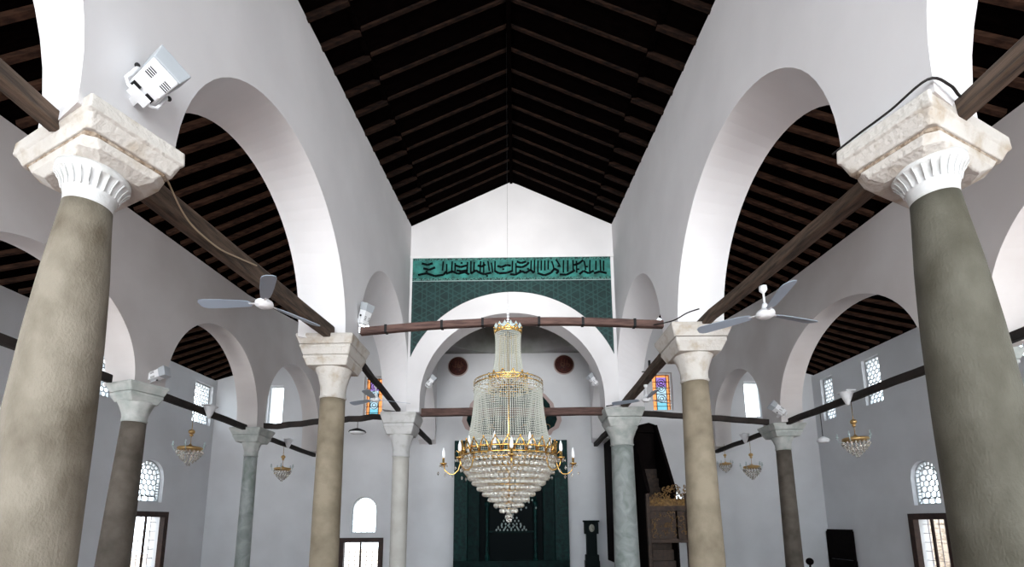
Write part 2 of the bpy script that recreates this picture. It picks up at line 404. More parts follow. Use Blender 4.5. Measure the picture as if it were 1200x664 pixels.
# outer walls with windows. (a0, a1, z0, z1, arched)
def mapWL(a, f, z): return (-(XW + (0.55 if f else 0)), a, z)
def mapWR(a, f, z): return ((XW + (0.55 if f else 0)), a, z)
def mapQ(a, f, z): return (a, YQ + (0.55 if f else 0), z)
WL = [(14.05, 14.85, 5.5, 6.95, False), (18.62, 19.75, 5.6, 7.30, False), (16.2, 17.45, 2.32, 3.80, True), (16.0, 17.75, -0.3, 1.93, False)]
WR = [(18.72, 19.45, 5.55, 7.30, False), (16.22, 17.05, 5.60, 7.28, False), (11.25, 12.15, 5.55, 7.2, False), (14.55, 15.55, 1.98, 3.36, True), (14.35, 15.75, -0.3, 1.66, False)]
WQ = [(-6.42, -5.62, 6.00, 7.80, False), (5.97, 6.83, 6.18, 7.86, False), (-10.55, -9.90, 5.70, 7.42, False), (9.88, 10.60, 5.85, 7.42, False),
      (-6.75, -5.70, 1.12, 2.62, True), (-7.1, -5.42, -0.35, 0.88, False), (6.05, 7.05, 1.75, 2.90, True)]
holed_wall('wall_left', mapWL, -5, YQ + 0.5, FL, outer_top, WL, plaster_outer)
holed_wall('wall_right', mapWR, -5, YQ + 0.5, FL, outer_top, WR, plaster_outer)
def qtop(x):
    x = abs(x)
    if x < XN: return 12.6
    if x < XAO: return 11.2 - (x - XN) * 0.40
    return 8.9 - (x - XAO) * 0.30
holed_wall('wall_front', mapQ, -13.3, 13.3, FL, qtop, WQ, plaster_outer)

# dome of the mihrab bay
mb = MB(); cx, cy, ax, ay = 0, 17.6, 3.28, 2.4; n = 48; zr = 8.80; ring = []
for k in range(n):
    a = 2 * PI * k / n; ring.append((cx + ax * math.cos(a), cy + ay * math.sin(a)))
def sq(a):
    c, s_ = math.cos(a), math.sin(a); t = 1 / max(abs(c), abs(s_)); return (cx + ax * c * t, cy + ay * s_ * t)
for k in range(n):
    a, b = 2 * PI * k / n, 2 * PI * (k + 1) / n; p, q = sq(a), sq(b); r0, r1 = ring[k], ring[(k + 1) % n]
    mb.quad((*p, zr - 0.02), (*q, zr - 0.02), (*r1, zr), (*r0, zr))
for i in range(10):
    t0, t1 = PI / 2 * i / 10, PI / 2 * (i + 1) / 10
    for k in range(n):
        a, b = 2 * PI * k / n, 2 * PI * (k + 1) / n
        P = lambda t, a: (cx + ax * math.cos(t) * math.cos(a), cy + ay * math.cos(t) * math.sin(a), zr + 2.6 * math.sin(t))
        mb.add((P(t0, a), P(t0, b), P(t1, b), P(t1, a)), ((0, 1, 2, 3),), True)
mb.build('ceiling_dome', plaster_dome, kind='structure')

# ------------------------------------------------------------------ ceilings with their rafters
def ceiling(name, rows, material, thick=0.06):
    """rows: function y -> list of (x,z) across; board surface just above the rafters"""
    ys = [-5 + i * 0.5 for i in range(int(25.5 / 0.5) + 1)]
    mb = MB()
    for y0, y1 in zip(ys, ys[1:]):
        r0, r1 = rows(y0), rows(y1)
        if r0 is None or r1 is None: continue
        for (a, b), (c, d) in zip(zip(r0, r0[1:]), zip(r1, r1[1:])):
            for dz in (0, thick):
                mb.quad((a[0], y0, a[1] + dz), (b[0], y0, b[1] + dz), (d[0], y1, d[1] + dz), (c[0], y1, c[1] + dz))
    return mb.build(name, material, kind='structure')
RH = 0.10
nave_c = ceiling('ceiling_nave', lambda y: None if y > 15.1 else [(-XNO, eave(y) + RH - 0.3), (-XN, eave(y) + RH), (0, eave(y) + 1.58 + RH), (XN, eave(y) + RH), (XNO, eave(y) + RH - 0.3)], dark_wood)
y = 0.6
while y < 14.35:
    for sx in (-1, 1):
        mb = MB(); jit = random.uniform(-.025, .025)
        mb.bar((sx * (XN + 0.02), y + jit, eave(y) + 0.07), (sx * 0.0, y, eave(y) + 1.58 + 0.07), 0.055, 0.055)
        # short doubled end resting on the wall plate
        mb.bar((sx * (XN + 0.02), y + jit, eave(y) + 0.0), (sx * 2.62, y + jit, eave(y) + 0.33), 0.075, 0.07)
        mb.build('rafter', rafter_wood, nave_c)
    y += 0.60
for sx in (-1, 1):
    mb = MB(); mb.bar((sx * 2.66, 0, eave(0) + 0.40), (sx * 2.66, 14.39, eave(14.39) + 0.40), 0.10, 0.12); mb.build('purlin', dark_wood, nave_c)
mb = MB(); mb.bar((0, 0, eave(0) + 1.58), (0, 14.39, eave(14.39) + 1.58), 0.09, 0.14); mb.build('ridge_beam', dark_wood, nave_c)

def hi_aisle(y): return min(eave(y) - 0.2, aisle_top(y) + 2.0)
for sx, nm in ((-1, 'left'), (1, 'right')):
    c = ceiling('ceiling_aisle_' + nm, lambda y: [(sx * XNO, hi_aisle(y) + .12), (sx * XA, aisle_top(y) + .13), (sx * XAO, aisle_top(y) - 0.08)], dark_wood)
    y = 2.6
    while y < 19.9:
        mb = MB()
        mb.bar((sx * (XNO - 0.02), y, hi_aisle(y) + 0.04), (sx * XA, y + random.uniform(-.03, .03), aisle_top(y) + 0.06), 0.09, 0.09)
        mb.build('rafter', rafter_aisle, c); y += 0.49
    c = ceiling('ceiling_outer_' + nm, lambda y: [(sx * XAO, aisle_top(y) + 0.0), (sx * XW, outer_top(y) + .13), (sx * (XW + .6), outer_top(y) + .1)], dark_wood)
    y = 4.6
    while y < 19.9:
        mb = MB()
        mb.bar((sx * (XAO - 0.02), y, aisle_top(y) - 0.10), (sx * XW, y, outer_top(y) + 0.05), 0.08, 0.10)
        mb.build('rafter', rafter_aisle, c); y += 0.5

# ------------------------------------------------------------------ windows
def inside(sh, a, z):
    a0, a1, z0, z1, arch = sh
    if not (a0 <= a <= a1 and z0 <= z <= z1): return False
    if arch:
        r = (a1 - a0) / 2; c = (a0 + a1) / 2; zc = z1 - r
        if z > zc and (a - c) ** 2 + (z - zc) ** 2 > r * r: return False
    return True
def outline(sh, n=14, inset=0.0):
    a0, a1, z0, z1, arch = sh; a0 += inset; a1 -= inset; z0 += inset; z1 -= inset
    if not arch: return [(a0, z0), (a1, z0), (a1, z1), (a0, z1)]
    r = (a1 - a0) / 2; c = (a0 + a1) / 2
    return [(a0, z0), (a1, z0)] + [(c + r * math.cos(PI * k / n), z1 - r + r * math.sin(PI * k / n)) for k in range(n + 1)]
WN = [0]
def window(sh, plane, style, cell=0.15, bar=0.028, frame=None):
    """plane: (a, d, z) -> xyz where d is depth into the wall"""
    WN[0] += 1
    root = bpy.data.objects.new('window_%d' % WN[0], None); COL.objects.link(root); root['kind'] = 'structure'
    root.location = plane((sh[0] + sh[1]) / 2, 0.0, sh[2])
    bpy.context.view_layer.update(); inv = Matrix.Translation(-Vector(root.location))
    def fin(mb, nm, mt):
        mb.v = [tuple(inv @ Vector(v)) for v in mb.v]; return mb.build(nm, mt, root)
    mb = MB(); ol = outline(sh); D = 0.16
    fw = 0.05 if style != 'door' else 0.13
    inn = outline(sh, inset=fw)
    fd0, fd1 = (D - 0.03, D + 0.05) if style != 'door' else (-0.06, 0.12)
    for i in range(len(ol)):
        j = (i + 1) % len(ol)
        a, b, c, d = ol[i], ol[j], inn[j], inn[i]
        if style == 'door':   # timber frame laps over the plaster
            a = (a[0] + (0.06 if a[0] > (sh[0] + sh[1]) / 2 else -0.06), a[1] + (0.06 if a[1] > (sh[2] + sh[3]) / 2 else 0)); b = (b[0] + (0.06 if b[0] > (sh[0] + sh[1]) / 2 else -0.06), b[1] + (0.06 if b[1] > (sh[2] + sh[3]) / 2 else 0))
        for dd in (fd0, fd1): mb.quad(plane(a[0], dd, a[1]), plane(b[0], dd, b[1]), plane(c[0], dd, c[1]), plane(d[0], dd, d[1]))
        mb.quad(plane(d[0], fd0, d[1]), plane(c[0], fd0, c[1]), plane(c[0], fd1, c[1]), plane(d[0], fd1, d[1]))
        mb.quad(plane(a[0], fd0, a[1]), plane(b[0], fd0, b[1]), plane(b[0], fd1, b[1]), plane(a[0], fd1, a[1]))
    fin(mb, 'window_frame', frame or (frame_brown if style == 'door' else tracery_m))
    nrm = Vector(plane(0, 1, 0)) - Vector(plane(0, 0, 0))
    def seg(mb, p, q, wd=bar, dep=0.05, dd=D):
        mb.bar(plane(p[0], dd, p[1]), plane(q[0], dd, q[1]), dep, wd, upv=tuple(nrm)) if False else mb.bar(plane(p[0], dd, p[1]), plane(q[0], dd, q[1]), wd, dep, upv=tuple(nrm))
    ish = (sh[0] + fw * 0.4, sh[1] - fw * 0.4, sh[2] + fw * 0.4, sh[3] - fw * 0.4, sh[4])
    if style in ('hex', 'arch'):
        mb = MB(); W = sh[1] - sh[0]
        s_ = cell / 2
        region = ish
        if style == 'arch':   # outer band of small panes, stars inside
            bnd = 0.17
            core = (sh[0] + bnd, sh[1] - bnd, sh[2] + 0.20, sh[3] - bnd, True); co = outline(core, 10)
            oo = outline(sh, 10)
            for i in range(len(co)):
                seg(mb, co[i], co[(i + 1) % len(co)])
                if i >= 1: seg(mb, co[i], oo[i])
            for k in range(1, 6):
                z = core[2] + (core[3] - core[2] - W / 2) * k / 5
                seg(mb, (sh[0], z), (core[0], z)); seg(mb, (core[1], z), (sh[1], z))
            for k in range(0, 4):
                a = core[0] + (core[1] - core[0]) * k / 3; seg(mb, (a, sh[2]), (a, core[2]))
            seg(mb, (sh[0], core[2]), (sh[1], core[2]))
            region = core
        rr = s_ / math.cos(PI / 6)
        row = 0; z = sh[2] - cell
        while z < sh[3] + cell:
            a = (sh[0] + sh[1]) / 2 - cell * 8 + (s_ if row % 2 else 0)
            while a < sh[1] + cell:
                v = [(a + rr * math.sin(k * PI / 3), z + rr * math.cos(k * PI / 3)) for k in range(6)]
                for k in range(3):
                    p, q = v[k], v[(k + 1) % 6]
                    if inside(region, *p) and inside(region, *q): seg(mb, p, q)
                    elif inside(region, *p) or inside(region, *q):
                        i_, o_ = (p, q) if inside(region, *p) else (q, p)
                        for _ in range(7):
                            md = ((i_[0] + o_[0]) / 2, (i_[1] + o_[1]) / 2)
                            if inside(region, *md): i_ = md
                            else: o_ = md
                        seg(mb, (p if inside(region, *p) else q), i_)
                a += cell
            z += cell * math.cos(PI / 6); row += 1
        fin(mb, 'tracery', tracery_m)
    if style == 'stained':
        a0, a1, z0, z1, _ = sh; f = 0.06; bw = 0.15
        def pane(mt, a, b, c, d, dd=D + 0.01):
            m2 = MB(); m2.box(Vector(plane((a + b) / 2, dd, (c + d) / 2)), [abs(v) for v in (Vector(plane(b, dd + .012, d)) - Vector(plane(a, dd, c)))]); fin(m2, 'pane', mt)
        A0, A1, Z0, Z1 = a0 + f, a1 - f, z0 + f, z1 - f
        pane(orange_glass, A0, A0 + bw, Z0, Z1); pane(orange_glass, A1 - bw, A1, Z0, Z1); pane(orange_glass, A0 + bw, A1 - bw, Z1 - 0.12, Z1)
        pane(purple_glass, A0 + bw, A1 - bw, Z1 - 0.55, Z1 - 0.12)
        pane(pale_glass, A0 + bw, A1 - bw, Z0 + 0.32, Z1 - 0.55); pane(aqua_glass, A0 + bw, A1 - bw, Z0, Z0 + 0.32)
        mb = MB()
        for a in (A0 + bw, A1 - bw): seg(mb, (a, Z0), (a, Z1), 0.022)
        k = 0
        z = Z0 + 0.16
        while z < Z1 - 0.1:
            seg(mb, (A0, z), (A1, z), 0.014); z += 0.27
        c = (a0 + a1) / 2
        for zc in (z0 + 0.55, z0 + 1.0, z1 - 0.42):
            for r in (0.17, 0.08):
                for k in range(12):
                    t0, t1 = 2 * PI * k / 12, 2 * PI * (k + 1) / 12
                    seg(mb, (c + r * math.cos(t0), zc + r * math.sin(t0)), (c + r * math.cos(t1), zc + r * math.sin(t1)), 0.016)
        fin(mb, 'lead_lines', iron)
    else:
        mb = MB(); o2 = outline(sh, inset=0.02)
        mb.add([plane(p[0], D + 0.07, p[1]) for p in o2], [tuple(range(len(o2)))])
        fin(mb, 'pane', clear_glass)
    if style == 'door':
        mb = MB(); a0, a1, z0, z1, _ = sh
        for k in range(1, 7):
            a = a0 + (a1 - a0) * k / 7; seg(mb, (a, z0), (a, z1), 0.02, 0.02, 0.35)
        for k in range(1, 7):
            z = z0 + (z1 - z0) * k / 7; seg(mb, (a0, z), (a1, z), 0.018, 0.02, 0.35)
        fin(mb, 'grille', grille_m)
        mb = MB(); seg(mb, ((a0 * 0.52 + a1 * 0.48), z0), ((a0 * 0.52 + a1 * 0.48), z1), 0.07, 0.05, 0.03); fin(mb, 'mullion', frame_brown)
    return root
plL = lambda a, d, z: (-(XW + d), a, z)
plR = lambda a, d, z: ((XW + d), a, z)
plQ = lambda a, d, z: (a, YQ + d, z)
window(WL[0], plL, 'hex', 0.17); window(WL[1], plL, 'hex', 0.17, 0.02); window(WL[2], plL, 'arch', 0.21, 0.032); window(WL[3], plL, 'door')
window(WR[0], plR, 'hex', 0.17); window(WR[1], plR, 'hex', 0.17); window(WR[2], plR, 'hex', 0.17); window(WR[3], plR, 'arch', 0.20, 0.028); window(WR[4], plR, 'door')
window(WQ[0], plQ, 'stained'); window(WQ[1], plQ, 'stained'); window(WQ[2], plQ, 'plain'); window(WQ[3], plQ, 'plain')
window(WQ[4], plQ, 'arch', 0.3, 0.012); window(WQ[5], plQ, 'door'); window(WQ[6], plQ, 'arch', 0.18, 0.03)
# stone garden walls outside the low windows
for sx in (-1, 1):
    mb = MB(); mb.box((sx * 15.6, 14.6, 0.9), (0.4, 9, 2.2)); mb.build('wall_garden', stone_out, kind='structure')
mb = MB(); mb.box((0, 16, -0.9), (60, 60, 0.1)); mb.build('ground', stone_out, kind='structure')

# ------------------------------------------------------------------ columns
def profile_lerp(pr_, z):
    for (z0, r0), (z1, r1) in zip(pr_, pr_[1:]):
        if z <= z1: return r0 if z <= z0 else r0 + (r1 - r0) * (z - z0) / (z1 - z0)
    return pr_[-1][1]
def shaft(root, prof, zt, material, lean=(0, 0)):
    mb = MB(); n = 24; P = []
    for i in range(n + 1):
        z = FL + (zt - FL) * i / n; r = profile_lerp(prof, z); P.append((r, z))
    mb.lathe(P, (0, 0, 0), 48)
    mb.v = [(v[0] + lean[0] * (1 - v[2] / zt), v[1] + lean[1] * (1 - v[2] / zt), v[2]) for v in mb.v]
    mb.build('shaft', material, root)
    mb = MB(); r = prof[0][1]; mb.lathe([(r * 1.35, 0), (r * 1.35, .1), (r * 1.2, .16), (r * 1.25, .22), (r * 1.05, .28)], (lean[0] * 1.1, lean[1] * 1.1, FL), 40); mb.build('base', material, root)
def sq_ring(hx, hy, z, ch=0.0):
    return [(-hx + ch, -hy, z), (hx - ch, -hy, z), (hx, -hy + ch, z), (hx, hy - ch, z), (hx - ch, hy, z), (-hx + ch, hy, z), (-hx, hy - ch, z), (-hx, -hy + ch, z)]
def block_stack(rings, mb=None, off=(0, 0), rz=0.0):
    """rings: (hx, hy, z, chamfer)"""
    mb = mb or MB(); vs = []; fs = []
    c, s_ = math.cos(rz), math.sin(rz)
    for r in rings: vs += [(v[0] * c - v[1] * s_ + off[0], v[0] * s_ + v[1] * c + off[1], v[2]) for v in sq_ring(*r)]
    for i in range(len(rings) - 1):
        for k in range(8): k2 = (k + 1) % 8; fs.append((i * 8 + k, i * 8 + k2, (i + 1) * 8 + k2, (i + 1) * 8 + k))
    fs.append(tuple(reversed(range(8)))); fs.append(tuple(range((len(rings) - 1) * 8, len(rings) * 8)))
    mb.add(vs, fs); return mb

def big_column(sx, x, y, rz, label, shm, capm, lean, prof):
    """near column: fluted bell capital under a two-stage impost block turned a little"""
    root = thing('column', (x, y, FL), label, 'column', 'marble columns of the prayer hall')
    zs = 4.12
    shaft(root, prof, zs, shm, lean)
    r0 = prof[-1][1]
    ox, oy = sx * 0.15, 0.20
    # bell
    n = 96
    prof2 = [(r0 * 1.01, 0), (r0 * 1.02, 0.04), (r0 * 1.06, 0.09), (r0 * 1.10, 0.125), (r0 * 1.13, 0.13), (r0 * 1.15, 0.15), (r0 * 1.24, 0.20), (r0 * 1.38, 0.25), (r0 * 1.50, 0.275), (r0 * 1.56, 0.285), (r0 * 1.56, 0.35)]
    mb = MB()
    def flute(a, i):
        if 4 <= i <= 7:
            return 1 - [0.01, 0.05, 0.10, 0.09][i - 4] * (0.5 + 0.5 * math.cos(a * 24)) ** 0.5
        return 1
    zb = zs
    vs_before = 0
    mb.lathe([(r, z + zb) for r, z in prof2], (0, 0, 0), 176, True, True, flute)
    tz = [0.0, 0.04, 0.12, 0.19, 0.21, 0.24, 0.32, 0.42, 0.46, 0.475, 0.50]
    mb.v = [(v[0] + ox * 0.55 * max(0, (v[2] - zb) / 0.5), v[1] + oy * 0.55 * max(0, (v[2] - zb) / 0.5), v[2]) for v in mb.v]
    mb.build('bell', cap_white, root)
    mb = MB()     # raised ribs between the leaves
    for k in range(24):
        a = 2 * PI * (k + 0.5) / 24
        pts = []
        for r, z in ((1.145, 0.13), (1.17, 0.15), (1.26, 0.20), (1.41, 0.25), (1.53, 0.278)):
            f = max(0, z / 0.5) * 0.55
            pts.append((r0 * r * math.cos(a) + ox * f, r0 * r * math.sin(a) + oy * f, zb + z))
        mb.tube(pts, 0.006, 5)
    mb.build('leaf_ribs', cap_white, root)
    z1 = zb + (0.34 if sx < 0 else 0.30)
    mb = block_stack([(0.36, 0.26, z1, 0.12), (0.47, 0.30, z1 + 0.06, 0.10), (0.50, 0.31, z1 + 0.13, 0.07)], None, (ox, oy), rz)
    mb.build('lower_block', capm, root, bevel=0.012)
    mb = block_stack([(0.50, 0.30, z1 + 0.125, 0.05), (0.51, 0.31, z1 + 0.155, 0.05)], None, (ox, oy), rz)
    mb.build('crumbling_joint', cap_crumb, root, bevel=0.008)
    mb = block_stack([(0.53, 0.32, z1 + 0.15, 0.03), (0.59, 0.345, z1 + 0.25, 0.02), (0.615, 0.36, z1 + 0.27, 0.012), (0.61, 0.355, z1 + 0.385, 0.012)], None, (ox, oy), rz)
    mb.build('abacus', capm, root, bevel=0.010)
    for c in root.children: c.location.z = -FL
    return root
bigprof = [(0, .31), (1.2, .295), (2.3, .270), (3.0, .245), (3.5, .215), (3.9, .178), (4.13, .160)]
big_column(-1, -3.44, 3.57, math.radians(-24), 'large beige stone column at left foreground with a fluted white capital', shaft_beige, cap_cream, (-0.10, -0.02), bigprof)
big_column(1, 3.52, 3.59, math.radians(24), 'large greenish grey column at right foreground with a fluted white capital', shaft_green, cap_cream, (0.13, -0.02), bigprof)

def column(x, y, zs, zc, prof, label, shm, capm, steps, hx, rz=0.0, lean=(0, 0), collar=None, box_off=(0, 0)):
    """column with stepped impost and a plain flaring bell. steps: number of tiers"""
    root = thing('column', (x, y, FL), label, 'column', 'marble columns of the prayer hall')
    shaft(root, prof, zs, shm, lean)
    r = prof[-1][1]; H = zc - zs; zb = zs + H * 0.5
    hb = hx * 0.72
    mb = MB()
    if collar: mb.lathe([(r * 1.0, zs - collar), (r * 1.04, zs - collar + 0.01), (r * 1.05, zs)], (0, 0, 0), 40)
    mb.lathe([(r * 1.02, zs), (r * 1.10, zs + 0.03), (r * 1.03, zs + 0.06), (r * 1.05, zs + H * 0.2), (r * 1.25, zs + H * 0.36), (r * 1.5, zb), (r * 1.5, zb + 0.03)], (0, 0, 0), 40, True, True, lambda a, i: 1 + (0.03 * math.cos(8 * a) if i in (3, 4) else 0))
    mb.build('bell', capm, root)
    dz = (zc - zb - 0.0) / steps
    for k in range(steps):
        t0 = k / steps; t1 = (k + 1) / steps
        h0 = hb + (hx - hb) * (k + 0.0) / max(1, steps - 0.4); h1 = hb + (hx - hb) * (k + 0.75) / (steps - 0.25 if steps > 1 else 1)
        if k == steps - 1: h1 = hx
        z0 = zb + dz * k
        mb = block_stack([(h0, h0, z0, 0.03), (h1, h1, z0 + dz * 0.62, 0.015), (h1 + 0.012, h1 + 0.012, z0 + dz * 0.70, 0.01), (h1 + 0.008, h1 + 0.008, z0 + dz * 0.97, 0.01)], None, box_off, rz)
        mb.build('abacus' if k == steps - 1 else 'impost_tier', capm, root, bevel=0.01)
    for c in root.children: c.location.z = -FL
    return root
column(-3.50, 9.12, 3.93, 5.10, [(0, .26), (2, .25), (3.93, .232)], 'second tan column of the left nave row with a three-tiered cream capital', shaft_tan, cap_cream, 3, 0.53, box_off=(-0.02, 0))
column(3.40, 8.62, 4.06, 5.04, [(0, .31), (1, .295), (4.06, .235)], 'second brownish column of the right nave row with a two-tiered cream capital', shaft_tan, cap_cream, 2, 0.53, box_off=(0.0, 0))
column(-3.50, 14.82, 3.55, 4.90, [(0, .25), (3.55, .25)], 'slim pale cream column at the left foot of the green tiled arch', shaft_pale, cap_white, 2, 0.54)
column(3.40, 14.82, 3.85, 4.98, [(0, .38), (1, .36), (3.85, .335)], 'grey green marble column at the right foot of the tiled arch beside the pulpit', shaft_marble, cap_grey, 2, 0.60)
column(-8.05, 9.96, 3.68, 4.50, [(0, .30), (2, .26), (3.68, .215)], 'dark brown column of the left aisle with a pale octagonal capital', shaft_brown, cap_grey, 2, 0.39, math.radians(-20), (-0.10, 0))
column(-8.28, 14.95, 3.62, 4.50, [(0, .21), (3.62, .19)], 'far slender grey column of the left aisle before the corner', shaft_marble, cap_grey, 2, 0.47)
column(8.50, 15.00, 3.70, 4.50, [(0, .245), (3.70, .215)], 'far dark column of the right aisle with a weathered grey capital', shaft_brown, cap_grey, 2, 0.50)
column(8.50, 8.50, 3.70, 4.50, [(0, .27), (3.70, .22)], 'aisle column hidden mostly behind the big right foreground column', shaft_brown, cap_grey, 2, 0.46)

# ------------------------------------------------------------------ timber tie beams
BG = 'timber tie beams between the columns'
def beam(p, q, wd, ht, material, label, bow=0.0, seg=8, wob=0.012, bow_side=0.0):
    p = Vector(p); q = Vector(q); mb = MB(); vs = []; fs = []
    d = (q - p).normalized(); x = d.cross(Vector((0, 0, 1))).normalized(); z = x.cross(d)
    c = (p + q) / 2
    for i in range(seg + 1):
        t = i / seg; P = p.lerp(q, t) - c; P += Vector((0, 0, 1)) * bow * math.sin(PI * t) + x * bow_side * math.sin(PI * t)
        P += z * random.uniform(-wob, wob) + x * random.uniform(-wob, wob)
        for a, b in ((-1, -.8), (-.8, -1), (.8, -1), (1, -.8), (1, .8), (.8, 1), (-.8, 1), (-1, .8)):
            vs.append(P + x * a * wd / 2 + z * b * ht / 2)
    for i in range(seg):
        for k in range(8): k2 = (k + 1) % 8; fs.append((i * 8 + k, i * 8 + k2, (i + 1) * 8 + k2, (i + 1) * 8 + k))
    fs.append(tuple(range(8))); fs.append(tuple(reversed(range(seg * 8, seg * 8 + 8))))
    mb.add(vs, fs)
    o = mb.build('tie_beam', material); o.location = c
    return tag(o, label, 'beam', BG)
beam((-3.62, 4.1, 4.86), (-3.47, 8.75, 5.16), 0.15, 0.26, beam_brown, 'sagging brown timber with a tan cable, from the left foreground column to the next', 0.0, wob=0.006)
beam((3.62, 4.1, 4.80), (3.47, 8.35, 5.08), 0.17, 0.16, beam_brown, 'straight brown timber from the right foreground column to the next, carrying a fan', 0.0)
beam((-3.66, 3.42, 4.78), (-3.66, -2.4, 4.72), 0.13, 0.15, beam_brown, 'brown timber leaving the picture at the upper left corner above the big column')
beam((3.66, 3.42, 4.76), (3.66, -2.4, 4.70), 0.13, 0.15, beam_brown, 'brown timber leaving the picture at the upper right corner above the big column')
cb = beam((-2.95, 8.95, 5.26), (2.95, 8.85, 5.30), 0.13, 0.14, beam_red, 'long reddish timber across the nave behind the chandelier top', 0.13, 14, 0.003)
for t in (-2.45, -1.35, -.55, .55, 1.4, 2.4):
    mb = MB(); mb.box((t, -t * 0.0169, 0.13 * math.cos(PI / 2 * t / 2.95) + 0.0068 * t), (0.05, 0.145, 0.155)); mb.build('iron_band', iron, cb)
beam((-3.38, 9.62, 5.12), (-3.50, 14.35, 4.95), 0.13, 0.13, beam_dark, 'dark thin timber from the second left nave column to the pale column')
beam((3.38, 9.15, 5.18), (3.42, 14.35, 5.06), 0.20, 0.22, beam_brown, 'thick grey brown timber from the second right nave column to the marble column')
beam((-2.9, 14.8, 4.98), (2.85, 14.8, 4.96), 0.2, 0.24, beam_red, 'reddish timber across the foot of the tiled arch behind the chandelier', 0.0)
beam((-3.5, 15.3, 4.90), (-3.5, 19.98, 4.86), 0.14, 0.18, beam_dark, 'short dark timber from the pale column to the front wall')
beam((3.45, 15.3, 4.78), (3.45, 19.98, 4.74), 0.16, 0.18, beam_dark, 'short dark timber from the marble column to the front wall')
beam((-7.85, 14.85, 4.56), (-4.05, 14.82, 4.86), 0.14, 0.17, beam_dark, 'crooked dark timber across the left aisle between the far columns', 0.02, 10, 0.03)
beam((8.05, 14.9, 4.60), (4.02, 14.82, 4.90), 0.14, 0.17, beam_dark, 'straight dark timber across the right aisle between the far columns', 0.0)
beam((-8.3, 10.4, 4.56), (-8.3, 14.55, 4.50), 0.13, 0.17, beam_dark, 'dark timber in the left aisle behind the crystal lamp, between two columns')
beam((-8.3, 9.5, 4.52), (-8.3, 5.6, 4.55), 0.13, 0.17, beam_dark, 'dark timber crossing behind the big left column at the picture edge')
beam((-8.4, 15.35, 4.42), (-8.4, 19.98, 4.38), 0.13, 0.15, beam_dark, 'dark timber from the far left aisle column to the front wall')
beam((8.45, 14.55, 4.52), (8.45, 8.95, 4.56), 0.13, 0.17, beam_dark, 'long dark timber in the right aisle above the brass crystal lamp')
beam((8.45, 8.05, 4.56), (8.45, 3.6, 4.56), 0.13, 0.17, beam_dark, 'dark timber at the right picture edge crossing a tall lattice window')
beam((8.5, 15.45, 4.45), (8.5, 19.98, 4.40), 0.13, 0.15, beam_dark, 'dark timber from the far right aisle column to the front wall')

# cables
def cable(pts, r, material, label):
    cu = []
    P = [Vector(p) for p in pts]
    for i in range(len(P) - 1):
        p0 = P[max(i - 1, 0)]; p1 = P[i]; p2 = P[i + 1]; p3 = P[min(i + 2, len(P) - 1)]
        for k in range(6):
            t = k / 6; cu.append(0.5 * ((2 * p1) + (-p0 + p2) * t + (2 * p0 - 5 * p1 + 4 * p2 - p3) * t * t + (-p0 + 3 * p1 - 3 * p2 + p3) * t ** 3))
    cu.append(P[-1]); c = P[len(P) // 2]
    mb = MB(); mb.tube([p - c for p in cu], r, 6); o = mb.build('cable', material); o.location = c
    return tag(o, label, 'cable')
cable([(-3.30, 4.12, 4.90), (-3.40, 4.37, 4.90), (-3.42, 4.55, 4.81), (-3.44, 4.74, 4.77), (-3.44, 4.96, 4.76), (-3.44, 5.28, 4.79), (-3.42, 5.63, 4.88), (-3.40, 5.98, 4.98),], 0.010, cable_b, 'tan cable looping below the left nave timber towards the fan')
cable([(2.98, 3.92, 4.83), (3.06, 3.7, 4.84), (3.14, 3.45, 4.83), (3.22, 3.18, 4.84), (3.42, 3.22, 4.83), (3.56, 3.30, 4.82), (3.64, 3.34, 4.84)], 0.010, cable_m, 'black cable running over the edge of the big right capital')
cable([(2.75, 8.80, 5.28), (2.95, 8.3, 5.14), (3.15, 8.1, 5.2), (3.34, 8.02, 5.24)], 0.012, cable_m, 'black cable over the second right nave capital')
cable([(2.86, 14.34, 5.02), (3.1, 14.25, 5.04), (3.35, 14.2, 5.1)], 0.018, cable_m, 'black cable on top of the marble column capital')

# ------------------------------------------------------------------ tiled panel on the end wall
panel = thing('tile_panel', (0, YE - 0.02, 9.0), 'green tiled panel with dark script band above the nave end arch', 'tile panel')
def arc_z(x): return 5.35 + math.sqrt(max(0, 3.46 ** 2 - x * x)) if abs(x) < 3.46 else 5.35
def pbuild(mb, nm, mt):
    mb.v = [(v[0], v[1] - (YE - 0.02), v[2] - 9.0) for v in mb.v]; return mb.build(nm, mt, panel)
mb = MB(); xs = [-3.20 + 6.38 * i / 60 for i in range(61)]
for a, b in zip(xs, xs[1:]):
    za, zb_ = arc_z(a), arc_z(b)
    for yy in (YE - 0.03, YE - 0.001): mb.quad((a, yy, za), (b, yy, zb_), (b, yy, 9.20), (a, yy, 9.20))
    mb.quad((a, YE - .03, za), (b, YE - .03, zb_), (b, YE, zb_), (a, YE, za))
pbuild(mb, 'lattice_tiles', tile_low)
mb = MB(); mb.box((-0.01, YE - 0.016, 9.60), (6.38, 0.03, 0.62)); pbuild(mb, 'script_ground', tile_band)
mb = MB(); mb.box((-0.01, YE - 0.018, 9.95), (6.38, 0.035, 0.09)); mb.box((-0.01, YE - 0.018, 9.245), (6.38, 0.035, 0.09)); pbuild(mb, 'tile_border', tile_edge)
mb = MB(); mb.box((-0.01, YE - 0.02, 9.19), (6.38, 0.035, 0.02)); pbuild(mb, 'pale_fillet', silverstar)
